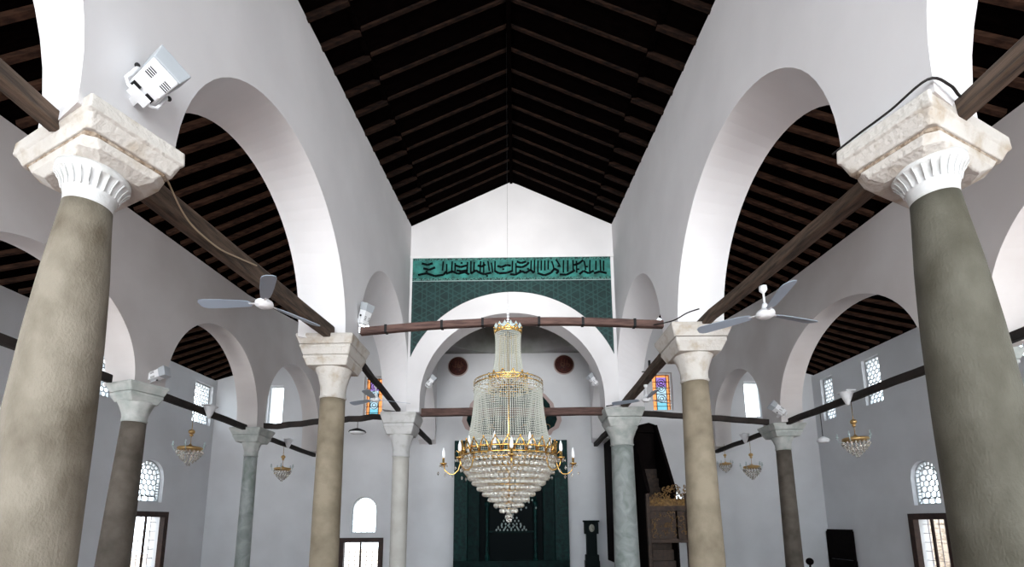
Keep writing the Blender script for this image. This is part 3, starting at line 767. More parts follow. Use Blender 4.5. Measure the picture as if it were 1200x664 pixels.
# dark script: upright staves, bowls and dots traced from the panel
mb = MB(); ys = YE - 0.038
def stroke(pts, wd):
    for p, q in zip(pts, pts[1:]): mb.bar((p[0], ys, p[1]), (q[0], ys, q[1]), wd, 0.012, upv=(0, 1, 0))
def U(c): return (c - 600) * 0.02745       # photo column of the lettering on the panel to metres
def Zv(v): return 9.95 - (v - 303.0) * 0.0288
def S(pts, wd=0.035): stroke([(U(u), Zv(v)) for u, v in pts], wd * 1.45)
for u, v0, v1, lean in ((519.5, 306, 317, .5), (523.5, 309, 321, 0), (530, 306, 320, .4), (533.5, 308, 318, 0), (548, 307, 319, .3), (552, 306, 321, 0), (556, 307, 318, .4), (563.5, 306, 320, .4), (567, 307, 320, 0),
                     (572, 306, 318, -1), (576, 308, 320, -1), (580.5, 306, 319, .2), (601, 306, 319, .3), (605, 309, 321, 0), (623, 306, 319, .4), (627, 305, 320, .3), (631, 306, 320, .3), (635, 306, 318, .3), (639, 306, 318, .2), (643, 306, 317, .2),
                     (647, 307, 316, -1.5), (652, 305, 314, -3), (661, 306, 321, 0.4), (666, 306, 320, .3), (672, 306, 318, 0), (676, 307, 321, 0), (685, 307, 318, -1), (692, 306, 320, .5), (699, 307, 318, .3), (704, 306, 319, 0), (708, 307, 319, .3)):
    S([(u, v0), (u - lean, (v0 + v1) / 2), (u - lean * 1.6, v1)])
for pts in ([(490, 322), (500, 320), (510, 323.5), (520, 322), (523, 318)], [(523, 321), (530, 318), (537, 321), (545, 319), (550, 322)], [(534, 311), (540, 313), (547, 311)], [(535, 317), (541, 318), (548, 317)],
            [(552, 321), (558, 317), (562, 320), (568, 322), (576, 320)], [(580, 318), (585, 321), (594, 320.5), (601, 318)], [(583, 312), (588, 313.5), (594, 311), (599, 312)], [(598, 322), (604, 323), (612, 318.5), (616, 321), (622, 317), (626, 321)],
            [(606, 307), (611, 309), (617, 307)], [(605, 313), (612, 314), (618, 311), (620, 308)], [(630, 321), (638, 324), (646, 321), (650, 316), (655, 319), (652, 322)], [(656, 323), (664, 323.5), (671, 320), (674, 318)],
            [(673, 312), (679, 310), (684, 306)], [(679, 323), (684, 319), (690, 322), (696, 319)], [(696, 322), (703, 320), (711, 322)], [(560, 311), (564, 313), (569, 310)], [(494, 308), (501, 310), (507, 308)], [(496, 314), (503, 316), (510, 313)]):
    S(pts, 0.05)
for u, v in ((610, 318), (655, 313), (678, 317), (571, 324), (500, 318), (541, 308), (590, 316), (688, 314), (619, 316)): mb.box((U(u), ys, Zv(v)), (0.07, 0.012, 0.055))
pbuild(mb, 'script', black_glaze)

# ------------------------------------------------------------------ medallions and tympanum on the front wall
disc_letters = mat('faded_bronze_lettering', (0.13, 0.055, 0.03), 0.6)
def medallion(x, z, r, label):
    root = thing('medallion', (x, YQ - 0.045, z), label, 'medallion', 'round calligraphy medallions above the mihrab')
    mb = MB(); mb.lathe([(r * 1.0, 0), (r * 1.12, 0.02), (r * 1.12, 0.03)], n=40); mb.v = [(v[0], v[2] - 0.0, v[1]) for v in mb.v]; mb.build('rim', pinkish, root)
    mb = MB(); mb.lathe([(r, 0), (r, 0.04)], n=40); mb.v = [(v[0], -v[2], v[1]) for v in mb.v]; mb.build('disc', red_disc, root)
    mb = MB()
    rg = random.Random(int(100 * (x + 9)))
    for k in range(4):
        c = (rg.uniform(-.35, .35) * r, rg.uniform(-.35, .35) * r); rr = rg.uniform(.18, .35) * r; a0 = rg.uniform(0, 6)
        pts = [(c[0] + rr * math.cos(a0 + j * .5), -0.045, c[1] + rr * 0.7 * math.sin(a0 + j * .5)) for j in range(8)]
        for p, q in zip(pts, pts[1:]): mb.bar(p, q, 0.022, 0.01, upv=(0, 1, 0))
    for k in (-1, 0, 1): mb.bar((k * r * .3, -.045, -r * .2), (k * r * .3 + .02, -.045, r * .55), 0.025, 0.01, upv=(0, 1, 0))
    for k in range(40):
        a, b = 2 * PI * k / 40, 2 * PI * (k + 1) / 40
        mb.bar((r * .86 * math.cos(a), -.043, r * .86 * math.sin(a)), (r * .86 * math.cos(b), -.043, r * .86 * math.sin(b)), 0.012, 0.008, upv=(0, 1, 0))
    mb.build('lettering', disc_letters, root)
medallion(-2.38, 8.20, 0.40, 'dark red round medallion left of the chandelier top')
medallion(2.20, 8.24, 0.40, 'dark red round medallion right of the chandelier top')

root = thing('tympanum_panel', (-0.07, YQ - 0.03, 5.15), 'lobed panel with gold script on dark green above the mihrab', 'painted panel')
def lobed(s_):
    P = []
    half = [(1.15, 0.0), (1.55, 0.08), (1.62, 0.22), (1.85, 0.35), (1.98, 0.65), (1.93, 0.92), (1.72, 1.08), (1.66, 1.35), (1.35, 1.72), (0.9, 2.02), (0.5, 2.2), (0.2, 2.38), (0.0, 2.5)]
    pts = [(-a, b) for a, b in reversed(half)] + half[:]
    c = (0, 1.0)
    return [((a - c[0]) * s_, c[1] + (b - c[1]) * s_) for a, b in pts][::1]
mb = MB(); mb.prism(lobed(1.07)[:-1], 'y', -0.01, 0.02); mb.build('border', pinkish, root)
mb = MB(); mb.prism(lobed(0.97)[:-1], 'y', -0.03, 0.0); mb.build('green_ground', green_dark, root)
mb = MB(); rg = random.Random(4)
for k in range(46):
    a = rg.uniform(-1.6, 1.6); b = rg.uniform(.3, 1.2) if abs(a) > 1.2 else rg.uniform(.25, 1.7); rr = rg.uniform(.07, .16); t = rg.uniform(0, 6)
    pts = [(a + rr * math.cos(t + j * .55), -.035, b + rr * .6 * math.sin(t + j * .55)) for j in range(6)]
    for p, q in zip(pts, pts[1:]): mb.bar(p, q, 0.035, 0.01, upv=(0, 1, 0))
mb.build('gold_script', gold_paint, root)

# ------------------------------------------------------------------ mihrab
root = thing('mihrab', (-0.12, YQ - 0.005, FL), 'tall dark green tiled prayer niche behind the chandelier tip', 'mihrab')
W2 = 2.34; T = 4.90
mb = MB()
mb.box((-W2 + 0.28, -0.14, T / 2), (0.56, 0.28, T)); mb.box((W2 - 0.28, -0.14, T / 2), (0.56, 0.28, T)); mb.box((0, -0.14, T - 0.25), (W2 * 2 - 1.12, 0.28, 0.5))
mb.build('outer_border', green_mid, root, bevel=0.02)
mb = MB(); mb.box((-W2 + 0.80, -0.10, (T - .5) / 2), (0.48, 0.18, T - .5)); mb.box((W2 - 0.80, -0.10, (T - .5) / 2), (0.48, 0.18, T - .5)); mb.box((0, -0.10, T - 0.72), (W2 * 2 - 2.08, 0.18, 0.44)); mb.build('inner_border', green_dark, root, bevel=0.02)
mb = MB(); mb.box((0, -0.012, 2.1), (2.6, 0.02, 4.2)); mb.build('niche_back', black_glaze, root)
for sx in (-1, 1):
    mb = MB(); mb.lathe([(0.09, 0), (0.09, 0.2), (0.06, 0.25), (0.06, 2.1), (0.11, 2.25), (0.11, 2.35)], (sx * 0.98, -0.2, 0), 16); mb.build('colonnette', green_mid, root)
for i in range(6):     # stalactite hood: stepped rows of small cells
    mb = MB(); nc = 11 - 2 * i if i < 5 else 1; z = 2.30 + i * 0.27
    for k in range(nc):
        x = (k - (nc - 1) / 2) * 0.19
        for (dx, dy) in ((0, 0),):
            mb.lathe([(0.015, 0), (0.085, 0.12), (0.095, 0.22), (0.095, 0.27)], (x, -0.20 - 0.0 * i, z), 8, False)
    mb.build('stalactite_row', green_mid if i % 2 else green_dark, root)
rg = random.Random(12)
spots = [((k - (n - 1) / 2) * 0.15, z, -0.30) for n, z in ((9, 1.22), (8, 1.34), (6, 1.46), (5, 1.58), (4, 1.70), (2, 1.82)) for k in range(n)] + [(rg.gauss(0, .42), 2.0 + abs(rg.gauss(0, .5)), -0.30) for k in range(26)] + [((k - 4) * 0.13, 1.28 + (0.12 if k % 2 else 0), -0.28) for k in range(9)]
for x, z, yy in spots:
    if z < 3.6: mb = MB(); mb.gem((x, yy, z), 0.042, 0.055); mb.build('pale_trim_and_glint', silverstar, root)  # pale gems imitate glints of light in the dark niche
for z in (1.15,):
    mb = MB(); mb.box((0, -0.14, z), (2.0, 0.2, 0.07)); mb.build('ledge', green_dark, root)
mb = grounded(root, [(0, -0.14, 2 * W2, 0.28)]); o = mb.build('plinth', green_dark, root); o.location.z = -FL

# ------------------------------------------------------------------ pulpit
root = thing('pulpit', (4.0, 15.3, FL), 'dark wooden pulpit with steep stair rail and gilt carved crest', 'pulpit')
x0, x1 = 0.25, 1.5
for nm, xx in (('stair_side', x0), ('stair_side', 1.09)):
    mb = MB(); mb.prism([(0.0, 0), (4.6, 0), (4.6, 4.9), (1.7, 4.9), (0.0, 2.45)], 'x', xx, xx + 0.06); mb.build(nm, minbar_wood, root)
for xx in (x0 + .03, 1.12):
    mb = MB(); mb.bar((xx, 0.02, 2.46), (xx, 1.7, 4.92), 0.10, 0.10); mb.build('handrail', minbar_wood, root)
mb = MB()
for k in range(10): mb.box((0.68, 0.25 + k * 0.17, 0.15 + k * 0.17), (0.8, 0.17, 0.30 + k * 0.34))
mb.build('steps', minbar_brown, root)
mb = MB(); mb.box((0.45, 3.2, 2.35), (1.38, 2.7, 4.7)); mb.build('tower', minbar_wood, root, bevel=0.03)
mb = MB(); mb.prism([(-0.26, 4.7), (1.16, 4.7), (1.10, 4.98), (0.9, 5.05), (0.0, 4.85)], 'y', 1.75, 4.5); mb.build('canopy', minbar_wood, root)
# front portal: posts, carved panel, rails, crest
for xx in (x0 - .02, x1 - .04):
    mb = MB(); mb.box((xx, 0, 1.2), (0.11, 0.14, 2.4)); mb.build('portal_post', minbar_brown, root, bevel=0.01)
mb = MB(); mb.box(((x0 + x1) / 2, 0, 1.93), (x1 - x0, 0.10, 0.16)); mb.box(((x0 + x1) / 2, 0, 0.93), (x1 - x0, 0.10, 0.12)); mb.box(((x0 + x1) / 2, 0.02, 1.43), (x1 - x0, 0.04, 0.9)); mb.build('portal_panel', minbar_brown, root, bevel=0.008)
mb = MB(); rg = random.Random(2)
for k in range(60):
    a = rg.uniform(x0 + .1, x1 - .1); b = rg.uniform(1.05, 1.8); rr = rg.uniform(.03, .06); t = rg.uniform(0, 6)
    pts = [(a + rr * math.cos(t + j * .7), -0.01, b + rr * math.sin(t + j * .7)) for j in range(6)]
    for p, q in zip(pts, pts[1:]): mb.bar(p, q, 0.014, 0.03, upv=(0, 1, 0))
mb.build('panel_carving', gold_carve, root)
mb = MB(); rg = random.Random(5)
def crest_top(a):
    t = (a - x0) / (x1 - x0); return 2.02 + 0.30 + 0.32 * math.sin(PI * min(1, t * 0.62)) ** 1.5
mb.box(((x0 + x1) / 2, 0.01, 2.12), (x1 - x0 + 0.05, 0.03, 0.22))
for k in range(110):
    a = rg.uniform(x0, x1); b = rg.uniform(2.05, crest_top(a) + 0.02); rr = rg.uniform(.03, .07); t = rg.uniform(0, 6)
    pts = [(a + rr * math.cos(t + j * .7), rg.uniform(-.03, .0), b + rr * math.sin(t + j * .7)) for j in range(6)]
    for p, q in zip(pts, pts[1:]): mb.bar(p, q, 0.02, 0.03, upv=(0, 1, 0))
mb.build('crest', gold_carve, root)
mb = grounded(root, [((x0 + x1) / 2, 2.3, x1 - x0, 4.6)]); o = mb.build('plinth', minbar_wood, root); o.location.z = -FL
root = thing('clock', (3.08, 19.55, FL), 'tall dark green longcase clock standing right of the mihrab', 'clock')
mb = MB(); mb.box((0, 0, 0.12), (0.52, 0.34, 0.24)); mb.box((0, 0, 0.65), (0.40, 0.28, 0.85)); mb.build('case', clock_green, root, bevel=0.015)
mb = MB(); mb.box((0, 0, 1.28), (0.54, 0.34, 0.46)); mb.build('hood', clock_green, root, bevel=0.015)
mb = MB(); mb.box((0, -0.01, 1.545), (0.62, 0.40, 0.07)); mb.build('cornice', clock_green, root, bevel=0.01)
mb = MB(); mb.lathe([(0.11, 0), (0.11, 0.012)], n=28); mb.v = [(v[0], -0.175 - v[2], 1.28 + v[1] * 1.35) for v in mb.v]; d = mb.build('dial', dial_m, root)
mb = MB(); mb.bar((0, -0.192, 1.28), (0.0, -0.192, 1.39), 0.012, 0.005, (0, 1, 0)); mb.bar((0, -0.192, 1.28), (0.06, -0.192, 1.25), 0.012, 0.005, (0, 1, 0)); mb.build('hands', iron, d)
mb = grounded(root, [(0, 0, 0.56, 0.38)]); o = mb.build('plinth', clock_green, root); o.location.z = -FL

# dark panel leaning on / hung on the right outer wall, small post with a knob
root = thing('notice_board', (12.73, 19.2, FL), 'plain black board standing against the right outer wall', 'board')
mb = MB(); mb.box((0, 0, 0.60), (0.07, 1.45, 1.14)); mb.build('board_face', minbar_wood, root, bevel=0.01)
mb = MB(); mb.box((-0.01, -0.72, .55), (0.1, 0.05, 1.1)); mb.build('leg', minbar_wood, root)
mb = MB(); mb.box((-0.01, 0.72, .55), (0.1, 0.05, 1.1)); mb.build('leg', minbar_wood, root)
mb = grounded(root, [(0, 0, 0.12, 1.5)]); o = mb.build('foot_board', minbar_wood, root); o.location.z = -FL
root = thing('coat_post', (9.32, 15.6, FL), 'small dark post with a rounded knob beside the far right aisle column', 'post')
mb = MB(); mb.lathe([(0.15, 0), (0.15, 0.03), (0.03, 0.06), (0.03, 0.16), (0.06, 0.18)], n=16); mb.build('post', minbar_wood, root)
mb = MB(); mb.sphere((0, 0, 0.25), 0.115, 16, 8); mb.build('knob', minbar_wood, root)
mb = grounded(root, [(0, 0, 0.1, 0.1)]); o = mb.build('foot', minbar_wood, root); o.location.z = -FL

# ------------------------------------------------------------------ crystal chandelier
CH = (-0.05, 8.45)
root = thing('chandelier', (CH[0], CH[1], 0), 'large tiered crystal and brass chandelier hanging in the middle of the nave', 'chandelier')
def rodpart(): 
    mb = MB(); mb.tube([(0, 0, 1.8), (0, 0, 5.05)], 0.02, 12); mb.build('central_rod', brass, root)
rodpart()
mb = MB(); mb.tube([(0, 0, 5.02), (0, 0, 10.0), (0, 0, eave(CH[1]) + 1.5)], 0.0018, 6); mb.build('hanging_cable', iron, root)
mb = MB()
for k in range(9): mb.sphere((0, 0, 5.10 + k * 0.055), 0.026, 10, 6, 0.9)
mb.build('chain_sleeve', candle_m, root)
mb = MB(); mb.lathe([(0.235, 5.03), (0.26, 5.05), (0.20, 5.12), (0.07, 5.16), (0.03, 5.2)], n=32)
for k in range(14):
    a = 2 * PI * k / 14; mb.gem((0.24 * math.cos(a), 0.24 * math.sin(a), 5.10), 0.035, 0.06)
mb.build('top_cap', silverstar, root)
def crown(z, r, h, n, nm):
    mb = MB()
    mb.lathe([(r, z), (r + .012, z + .012), (r, z + .03), (r - 0.01, z + 0.03), (r - 0.01, z)], n=64, caps=False)
    mb.lathe([(r, z + h * .4), (r + .01, z + h * .4 + .015), (r, z + h * .4 + .03)], n=64, caps=False)
    for k in range(n):
        a0, a1, a2 = 2 * PI * (k) / n, 2 * PI * (k + .5) / n, 2 * PI * (k + 1) / n
        P = lambda a, zz, rr=r: (rr * math.cos(a), rr * math.sin(a), zz)
        mb.tube([P(a0, z + .02), P((a0 + a1) / 2, z + h * .7, r + .01), P(a1, z + h, r + .02), P((a1 + a2) / 2, z + h * .7, r + .01), P(a2, z + .02)], 0.013, 5)
        mb.sphere(P(a1, z + h * 1.04, r + .02), 0.018, 8, 5)
        mb.sphere(P(a1, z + h * .45), 0.022, 8, 5)
    return mb.build(nm, brass, root)
crown(4.97, 0.245, 0.10, 10, 'small_crown')
crown(4.02, 0.34, 0.17, 12, 'upper_crown')
crown(2.67, 0.835, 0.25, 26, 'lower_crown')
for z, r in ((4.05, 0.62), (3.98, 0.62), (2.68, 0.85), (2.60, 0.84), (2.78, 0.84)):
    mb = MB(); mb.lathe([(r, z - .012), (r + .012, z), (r, z + .012), (r - .01, z), (r, z - .012)], n=72, caps=False); mb.build('hoop', brass, root)
for z, r in ((4.02, 0.60), (2.68, 0.83)):
    for k in range(6):
        a = PI * k / 3; mb = MB(); mb.tube([(0, 0, z), (r * math.cos(a), r * math.sin(a), z)], 0.01, 6); mb.build('spoke', brass, root)
def strands(nm, z0, z1, r0, r1, n, bead, material, sag=0.0, pw=1.0):
    mb = MB(); L = z0 - z1; nb = int(L / (bead * 2.05))
    for k in range(n):
        a = 2 * PI * k / n
        for j in range(nb):
            t = (j + .5) / nb; r = r0 + (r1 - r0) * t ** pw - sag * math.sin(PI * t)
            mb.gem((r * math.cos(a), r * math.sin(a), z0 - L * t), bead * .72, bead)
    o = mb.build(nm, material, root, recalc=False); o['kind'] = 'stuff'
strands('upper_bead_curtain', 5.02, 4.12, 0.235, 0.30, 52, 0.018, crystal_fine, 0.02, 2.0)
strands('inner_bead_curtain', 4.95, 4.2, 0.15, 0.17, 16, 0.018, crystal_amber)
strands('collar_bead_fringe', 4.12, 3.86, 0.345, 0.36, 34, 0.022, crystal_amber)
strands('collar_outer_fringe', 4.06, 3.86, 0.62, 0.63, 56, 0.022, crystal, 0, 1)
strands('swag_bead_curtain', 4.14, 4.04, 0.36, 0.62, 34, 0.02, crystal_fine)
strands('middle_bead_curtain', 4.0, 2.80, 0.60, 0.76, 104, 0.020, crystal_fine, 0.035)
mb = MB()   # tiered cone of round crystals
ntier = 11
tiers = []
for i in range(ntier):
    t = i / (ntier - 1); r = 0.80 * (1 - t) ** 0.92 * (1 + 0.18 * math.sin(PI * t)) + 0.03; z = 2.60 - 0.96 * t
    mb = MB(); n = max(4, int(2 * PI * r / 0.088)); bd = 0.040
    for k in range(n):
        a = 2 * PI * (k + (i % 2) * .5) / n
        mb.sphere((r * math.cos(a), r * math.sin(a), z), bd, 8, 5, 1.05)
        mb.gem((r * math.cos(a + PI / n), r * math.sin(a + PI / n), z + 0.045), 0.02, 0.03)
    mb.build('crystal_tier', crystal, root)
    mb = MB(); mb.lathe([(r - .03, z + .03), (r - .022, z + .038), (r - .03, z + .046), (r - .038, z + .038), (r - .03, z + .03)], n=48, caps=False); mb.build('tier_ring', brass, root)
mb = MB(); mb.sphere((0, 0, 1.585), 0.05, 12, 8); mb.build('finial', crystal, root)
for k in range(8):
    a = 2 * PI * (k + 0.0) / 8 + math.radians(3); c, s_ = math.cos(a), math.sin(a)
    P = lambda r, z: (r * c, r * s_, z)
    mb = MB(); mb.tube([P(.83, 2.72), P(.86, 2.55), P(.89, 2.45), P(.96, 2.38), P(1.04, 2.38), P(1.12, 2.44), P(1.15, 2.55)], [0.012, .011, .011, .011, .011, .011, .010], 8)
    mb.tube([P(.85, 2.72), P(.92, 2.80), P(.96, 2.74), P(.93, 2.68)], 0.008, 6)
    arm = mb.build('arm', brass, root)
    mb = MB(); mb.lathe([(0.015, 2.53), (0.06, 2.56), (0.065, 2.575), (0.02, 2.58), (0.022, 2.66), (0.018, 2.67)], P(1.15, 0), 16); mb.build('drip_pan', brass, arm)
    mb = MB(); mb.lathe([(0.014, 2.66), (0.028, 2.70), (0.026, 2.77), (0.004, 2.85)], P(1.15, 0), 12); mb.build('candle_bulb', candle_m, arm)
    for j in range(6):
        b = PI * j / 3; px, py, _ = P(1.15, 0); mb = MB(); mb.gem((px + 0.065 * math.cos(b), py + 0.065 * math.sin(b), 2.52), 0.014, 0.03); mb.build('pendant_drop', crystal, arm)
    for j in range(3): mb = MB(); mb.gem(P(1.0 + j * .12, 2.33 + .03 * j), 0.022, 0.04); mb.build('pendant_drop', crystal, arm)
for k in range(8):      # inner candles standing inside the lower crown
    a = 2 * PI * (k + .5) / 8 + .1; px, py = 0.76 * math.cos(a), 0.76 * math.sin(a)
    mb = MB(); mb.lathe([(0.03, 2.74), (0.03, 2.84), (0.024, 2.85), (0.03, 2.92), (0.004, 3.02)], (px, py, 0), 12); mb.build('inner_candle', candle_m, root)

# ------------------------------------------------------------------ small crystal lamps in the aisles
def small_chandelier(loc, ztop, label, first=None, sc=1.0):
    if first is not None:
        c = copy_tree(first); c.location = loc; c['label'] = label
        c.scale = (sc, sc, 1.0 if sc == 1 else sc)
        return c
    root = thing('crystal_lamp', loc, label, 'hanging lamp', 'small crystal lamps hanging in the aisles')
    mb = MB(); mb.tube([(0, 0, 0.25), (0, 0, 1.18)], 0.008, 6); mb.build('hanging_rod', brass, root)
    mb = MB(); mb.sphere((0, 0, 0.62), 0.075, 16, 10, 0.9); mb.lathe([(0.03, 0.5), (0.05, 0.53), (0.02, 0.56)], n=16); mb.build('brass_ball', shade_m, root)
    mb = MB(); mb.lathe([(0.20, 0.12), (0.28, 0.15), (0.285, 0.20), (0.26, 0.22), (0.05, 0.26), (0.02, 0.3)], n=28); mb.build('brass_ring', shade_m, root)
    mb = MB()
    for i, (r, z) in enumerate(((.28, .08), (.25, 0.02), (.20, -.05), (.15, -.11), (.09, -.17), (.03, -.23))):
        n = max(3, int(2 * PI * r / .085))
        for k in range(n): mb.gem((r * math.cos(2 * PI * k / n + i * .3), r * math.sin(2 * PI * k / n + i * .3), z), 0.034, 0.05)
    mb.build('crystal_drops', crystal, root)
    for k in range(5):
        a = 2 * PI * k / 5; mb = MB()
        mb.tube([(0.2 * math.cos(a), .2 * math.sin(a), .18), (0.34 * math.cos(a), .34 * math.sin(a), .12), (0.37 * math.cos(a), .37 * math.sin(a), .24)], 0.010, 6)
        mb.lathe([(.03, .24), (.035, .26), (.016, .27), (.016, .35)], (0.37 * math.cos(a), .37 * math.sin(a), 0), 10)
        mb.build('candle_arm', silverstar, root)
    return root
s0 = small_chandelier((-8.3, 12.15, 3.28), 4.5, 'silvery crystal lamp hanging in the left aisle beside the dark brown column')
small_chandelier((8.4, 11.65, 3.30), 4.5, 'brass topped crystal lamp hanging in the right aisle, nearest of the right three', s0)
small_chandelier((8.45, 17.0, 3.22), 4.4, 'crystal lamp in the right aisle beyond the far dark column', s0)
small_chandelier((8.45, 19.1, 3.62), 4.4, 'crystal lamp half hidden behind the second right nave column', s0, 0.8)
small_chandelier((-8.35, 17.2, 3.30), 4.4, 'faint crystal lamp in the left aisle beside the second left nave column', s0)

# pendant lamps
def pendant(loc, L, label, r=0.27, topm=None):
    root = thing('pendant_lamp', loc, label, 'pendant lamp')
    mb = MB(); mb.tube([(0, 0, 0.06), (0, 0, L)], 0.01, 6); mb.build('stem', iron, root)
    mb = MB(); mb.lathe([(r, 0.0), (r * .9, .05), (r * .35, .11), (r * .1, .13)], n=32); mb.build('shade', topm or iron, root)
    mb = MB(); mb.lathe([(r * .92, 0.0), (r * .8, -.04), (r * .3, -.055), (0.01, -.06)], n=32); mb.build('diffuser', candle_m, root)
pendant((-4.9, 14.82, 4.36), 0.42, 'dark pendant lamp with white underside below the left cross timber')
pendant((8.45, 12.95, 3.66), 0.86, 'small pale pendant lamp left of the brass topped crystal lamp', 0.16, candle_m)

# ------------------------------------------------------------------ ceiling fans
def fan(loc, L, ang, label, blade_l=0.62, first=None, tilt=0.0):
    if first is not None:
        c = copy_tree(first); c.location = loc; c.rotation_euler = (0, 0, ang); c['label'] = label; return c
    root = thing('ceiling_fan', loc, label, 'ceiling fan', 'white three-bladed ceiling fans', ang)
    mb = MB(); mb.tube([(0, 0, 0.05), (0, 0, L)], 0.014, 10); mb.lathe([(0.02, L - .10), (0.05, L - .06), (0.05, L)], n=20); mb.lathe([(0.05, 0.09), (0.03, 0.16), (0.015, 0.18)], n=20); mb.build('downrod', white_paint, root)
    mb = MB(); mb.lathe([(0.02, -0.045), (0.07, -0.04), (0.085, -0.03), (0.09, -0.02), (0.115, -0.012), (0.12, 0.02), (0.11, 0.05), (0.06, 0.085), (0.03, 0.09)], n=36); mb.build('motor_housing', white_paint, root)
    for k in range(3):
        a = 2 * PI * k / 3; R3 = Matrix.Rotation(a, 3, 'Z')
        mb = MB(); mb.box((0.15, 0, 0.02), (0.12, 0.035, 0.008)); mb.v = [tuple(R3 @ Vector(v)) for v in mb.v]; mb.build('blade_bracket', white_paint, root)
        mb = MB(); pr_ = [(0.18, .035), (0.22, .06), (0.35, .075), (0.55, .088), (blade_l - .04, .095), (blade_l + .02, .08), (blade_l + .05, .04)]
        top = [(x, w_) for x, w_ in pr_] + [(x, -w_) for x, w_ in reversed(pr_)]
        mb.prism(top, 'z', -0.004, 0.004)
        Rt = Matrix.Rotation(math.radians(14), 3, 'X')
        mb.v = [tuple(R3 @ (Rt @ Vector(v) + Vector((0, 0, 0.022)))) for v in mb.v]; mb.build('blade', fan_blue, root)
    return root
f0 = fan((-3.45, 6.33, 4.58), 0.42, math.radians(-59), 'bluish white ceiling fan hanging from the left nave timber', 0.86)
fan((3.49, 6.20, 4.30), .4, math.radians(-100), 'white ceiling fan on a rod under the right nave timber', first=f0)
fan((-3.52, 12.0, 4.66), .4, math.radians(150), 'far ceiling fan beside the left stained glass window', first=f0)
fan((3.44, 12.0, 4.60), .4, math.radians(30), 'far ceiling fan beside the right stained glass window', first=f0)

# iron hanger on the right timber, next to the stained glass
root = thing('iron_hook', (3.45, 11.6, 5.10), 'black iron hanger standing up from the thick right timber', 'hook')
mb = MB(); mb.bar((0, 0, -0.12), (0, 0, 0.42), 0.05, 0.05); mb.build('upright', iron, root)
mb = MB(); mb.bar((-0.2, 0, 0.13), (0.12, 0, 0.13), 0.02, 0.02); mb.build('crossbar', iron, root)

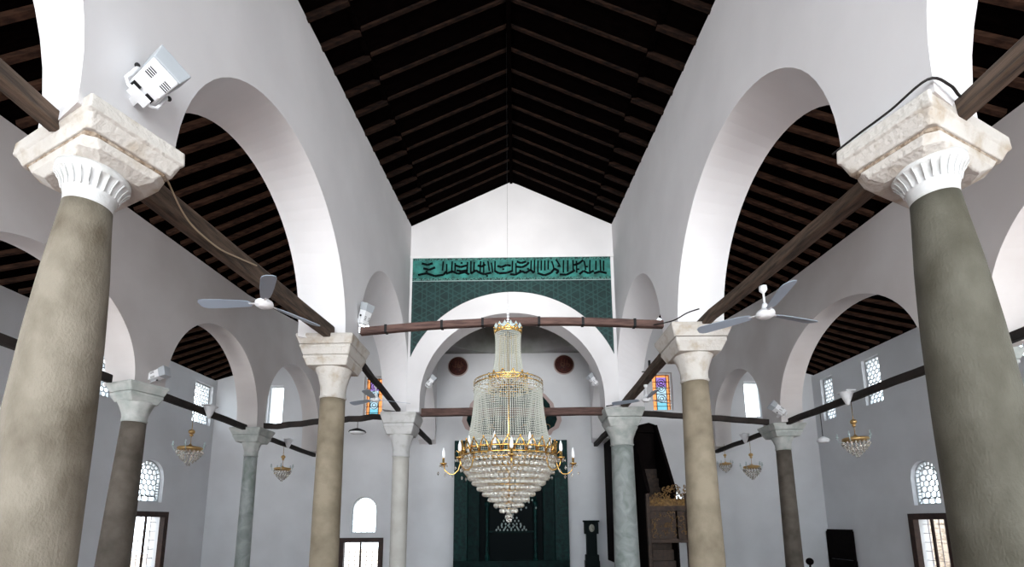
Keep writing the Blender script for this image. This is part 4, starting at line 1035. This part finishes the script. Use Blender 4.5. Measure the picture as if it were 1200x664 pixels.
# ------------------------------------------------------------------ floodlights
def floodlight(loc, aim, label, s=1.0, first=None):
    if first is not None:
        c = copy_tree(first); c['label'] = label
    else:
        c = thing('floodlight', (0, 0, 0), label, 'floodlight', 'white wall mounted floodlights')
        # local +X points along the beam
        mb = MB(); mb.prism([(-0.19, -0.095), (0.06, -0.11), (0.06, 0.11), (-0.19, 0.095)], 'z', -0.085, 0.085); mb.build('housing', white_paint, c, bevel=0.012)
        mb = MB(); mb.prism([(0.06, -0.115), (0.20, -0.135), (0.20, 0.135), (0.06, 0.115)], 'z', -0.095, 0.095); mb.build('hood', grey_lens, c, bevel=0.008)
        for yy in (-0.065, 0.055):
            for zz in (0.086, -0.086):
                for k in range(4): mb = MB(); mb.box((-0.11 + k * 0.022, yy, zz), (0.009, 0.055, 0.004)); mb.build('vent_slot', iron, c)
        mb = MB(); mb.box((-0.193, -0.05, 0), (0.008, 0.06, 0.05)); mb.box((-0.193, 0.055, 0), (0.008, 0.06, 0.05)); mb.build('rear_terminals', iron, c)
        mb = MB(); mb.tube([(-0.05, -0.125, 0), (-0.21, -0.125, 0), (-0.24, -0.09, 0), (-0.24, 0.09, 0), (-0.21, 0.125, 0), (-0.05, 0.125, 0)], 0.013, 8); mb.box((-0.25, 0, 0), (0.02, 0.14, 0.09)); mb.build('bracket', white_paint, c)
        mb = MB(); mb.box((-0.16, 0, -0.13), (0.05, 0.05, 0.22)); mb.build('mounting_arm', white_paint, c)
        mb = MB(); mb.sphere((-0.05, -0.135, 0), 0.02, 10, 6); mb.build('pivot_knob', iron, c)
        mb = MB(); mb.sphere((-0.05, 0.135, 0), 0.02, 10, 6); mb.build('pivot_knob', iron, c)
    c.location = loc; c.scale = (s * 1.2, s * 0.95, s)
    c.rotation_mode = 'QUATERNION'
    X = Vector(aim[0]).normalized(); Z = Vector(aim[1]); Y = Z.cross(X).normalized(); Z = X.cross(Y)
    M3 = Matrix((X, Y, Z)).transposed(); c.rotation_quaternion = M3.to_quaternion()
    return c
fl = floodlight((-3.08, 3.66, 5.44), ((0.10, 0.38, 0.90), (0.9, -0.45, 0.1)), 'large white floodlight on the wall above the left foreground capital', 1.08)
floodlight((-3.12, 9.68, 5.95), ((0.3, -0.2, 0.9), (0.9, -0.4, 0)), 'white floodlight above the second left nave capital', 0.95, fl)
floodlight((-8.02, 10.45, 4.90), ((0.9, -0.1, 0.3), (0.3, -0.9, 0.2)), 'white floodlight above the dark brown left aisle column', 0.95, fl)
floodlight((7.98, 14.2, 4.86), ((-0.8, 0.1, 0.7), (0.3, -0.9, 0.2)), 'white floodlight above the far right aisle capital', 1.0, fl)
floodlight((-2.60, 14.85, 6.02), ((0.6, -0.2, 0.7), (0.3, -0.9, 0.2)), 'tiny white floodlight under the tiled arch, left side', 0.8, fl)
floodlight((2.55, 14.85, 6.02), ((-0.6, -0.2, 0.7), (0.3, -0.9, 0.2)), 'tiny white floodlight under the tiled arch, right side', 0.8, fl)

# white junction boxes / bells clamped on the aisle timbers
def junction(loc, label, first=None):
    if first is not None:
        c = copy_tree(first); c.location = loc; c['label'] = label; return c
    c = thing('ceiling_rose', loc, label, 'lamp fitting', 'white bell fittings clamped on the aisle timbers')
    mb = MB(); mb.lathe([(0.03, -0.17), (0.09, -0.02), (0.15, 0.14), (0.13, 0.16)], n=24); mb.build('bell', white_paint, c)
    mb = MB(); mb.box((0, 0, 0.17), (0.24, 0.36, 0.03)); mb.build('clamp', white_paint, c)
    return c
j0 = junction((-8.12, 12.5, 4.50), 'white bell fitting on the left aisle timber above the crystal lamp')
junction((8.28, 11.6, 4.50), 'white bell fitting on the right aisle timber above the brass topped lamp', j0)
junction((8.30, 17.0, 4.42), 'white bell fitting on the timber beyond the far right column', j0)
junction((-8.20, 17.2, 4.40), 'white bell fitting on the timber beyond the far left column', j0)
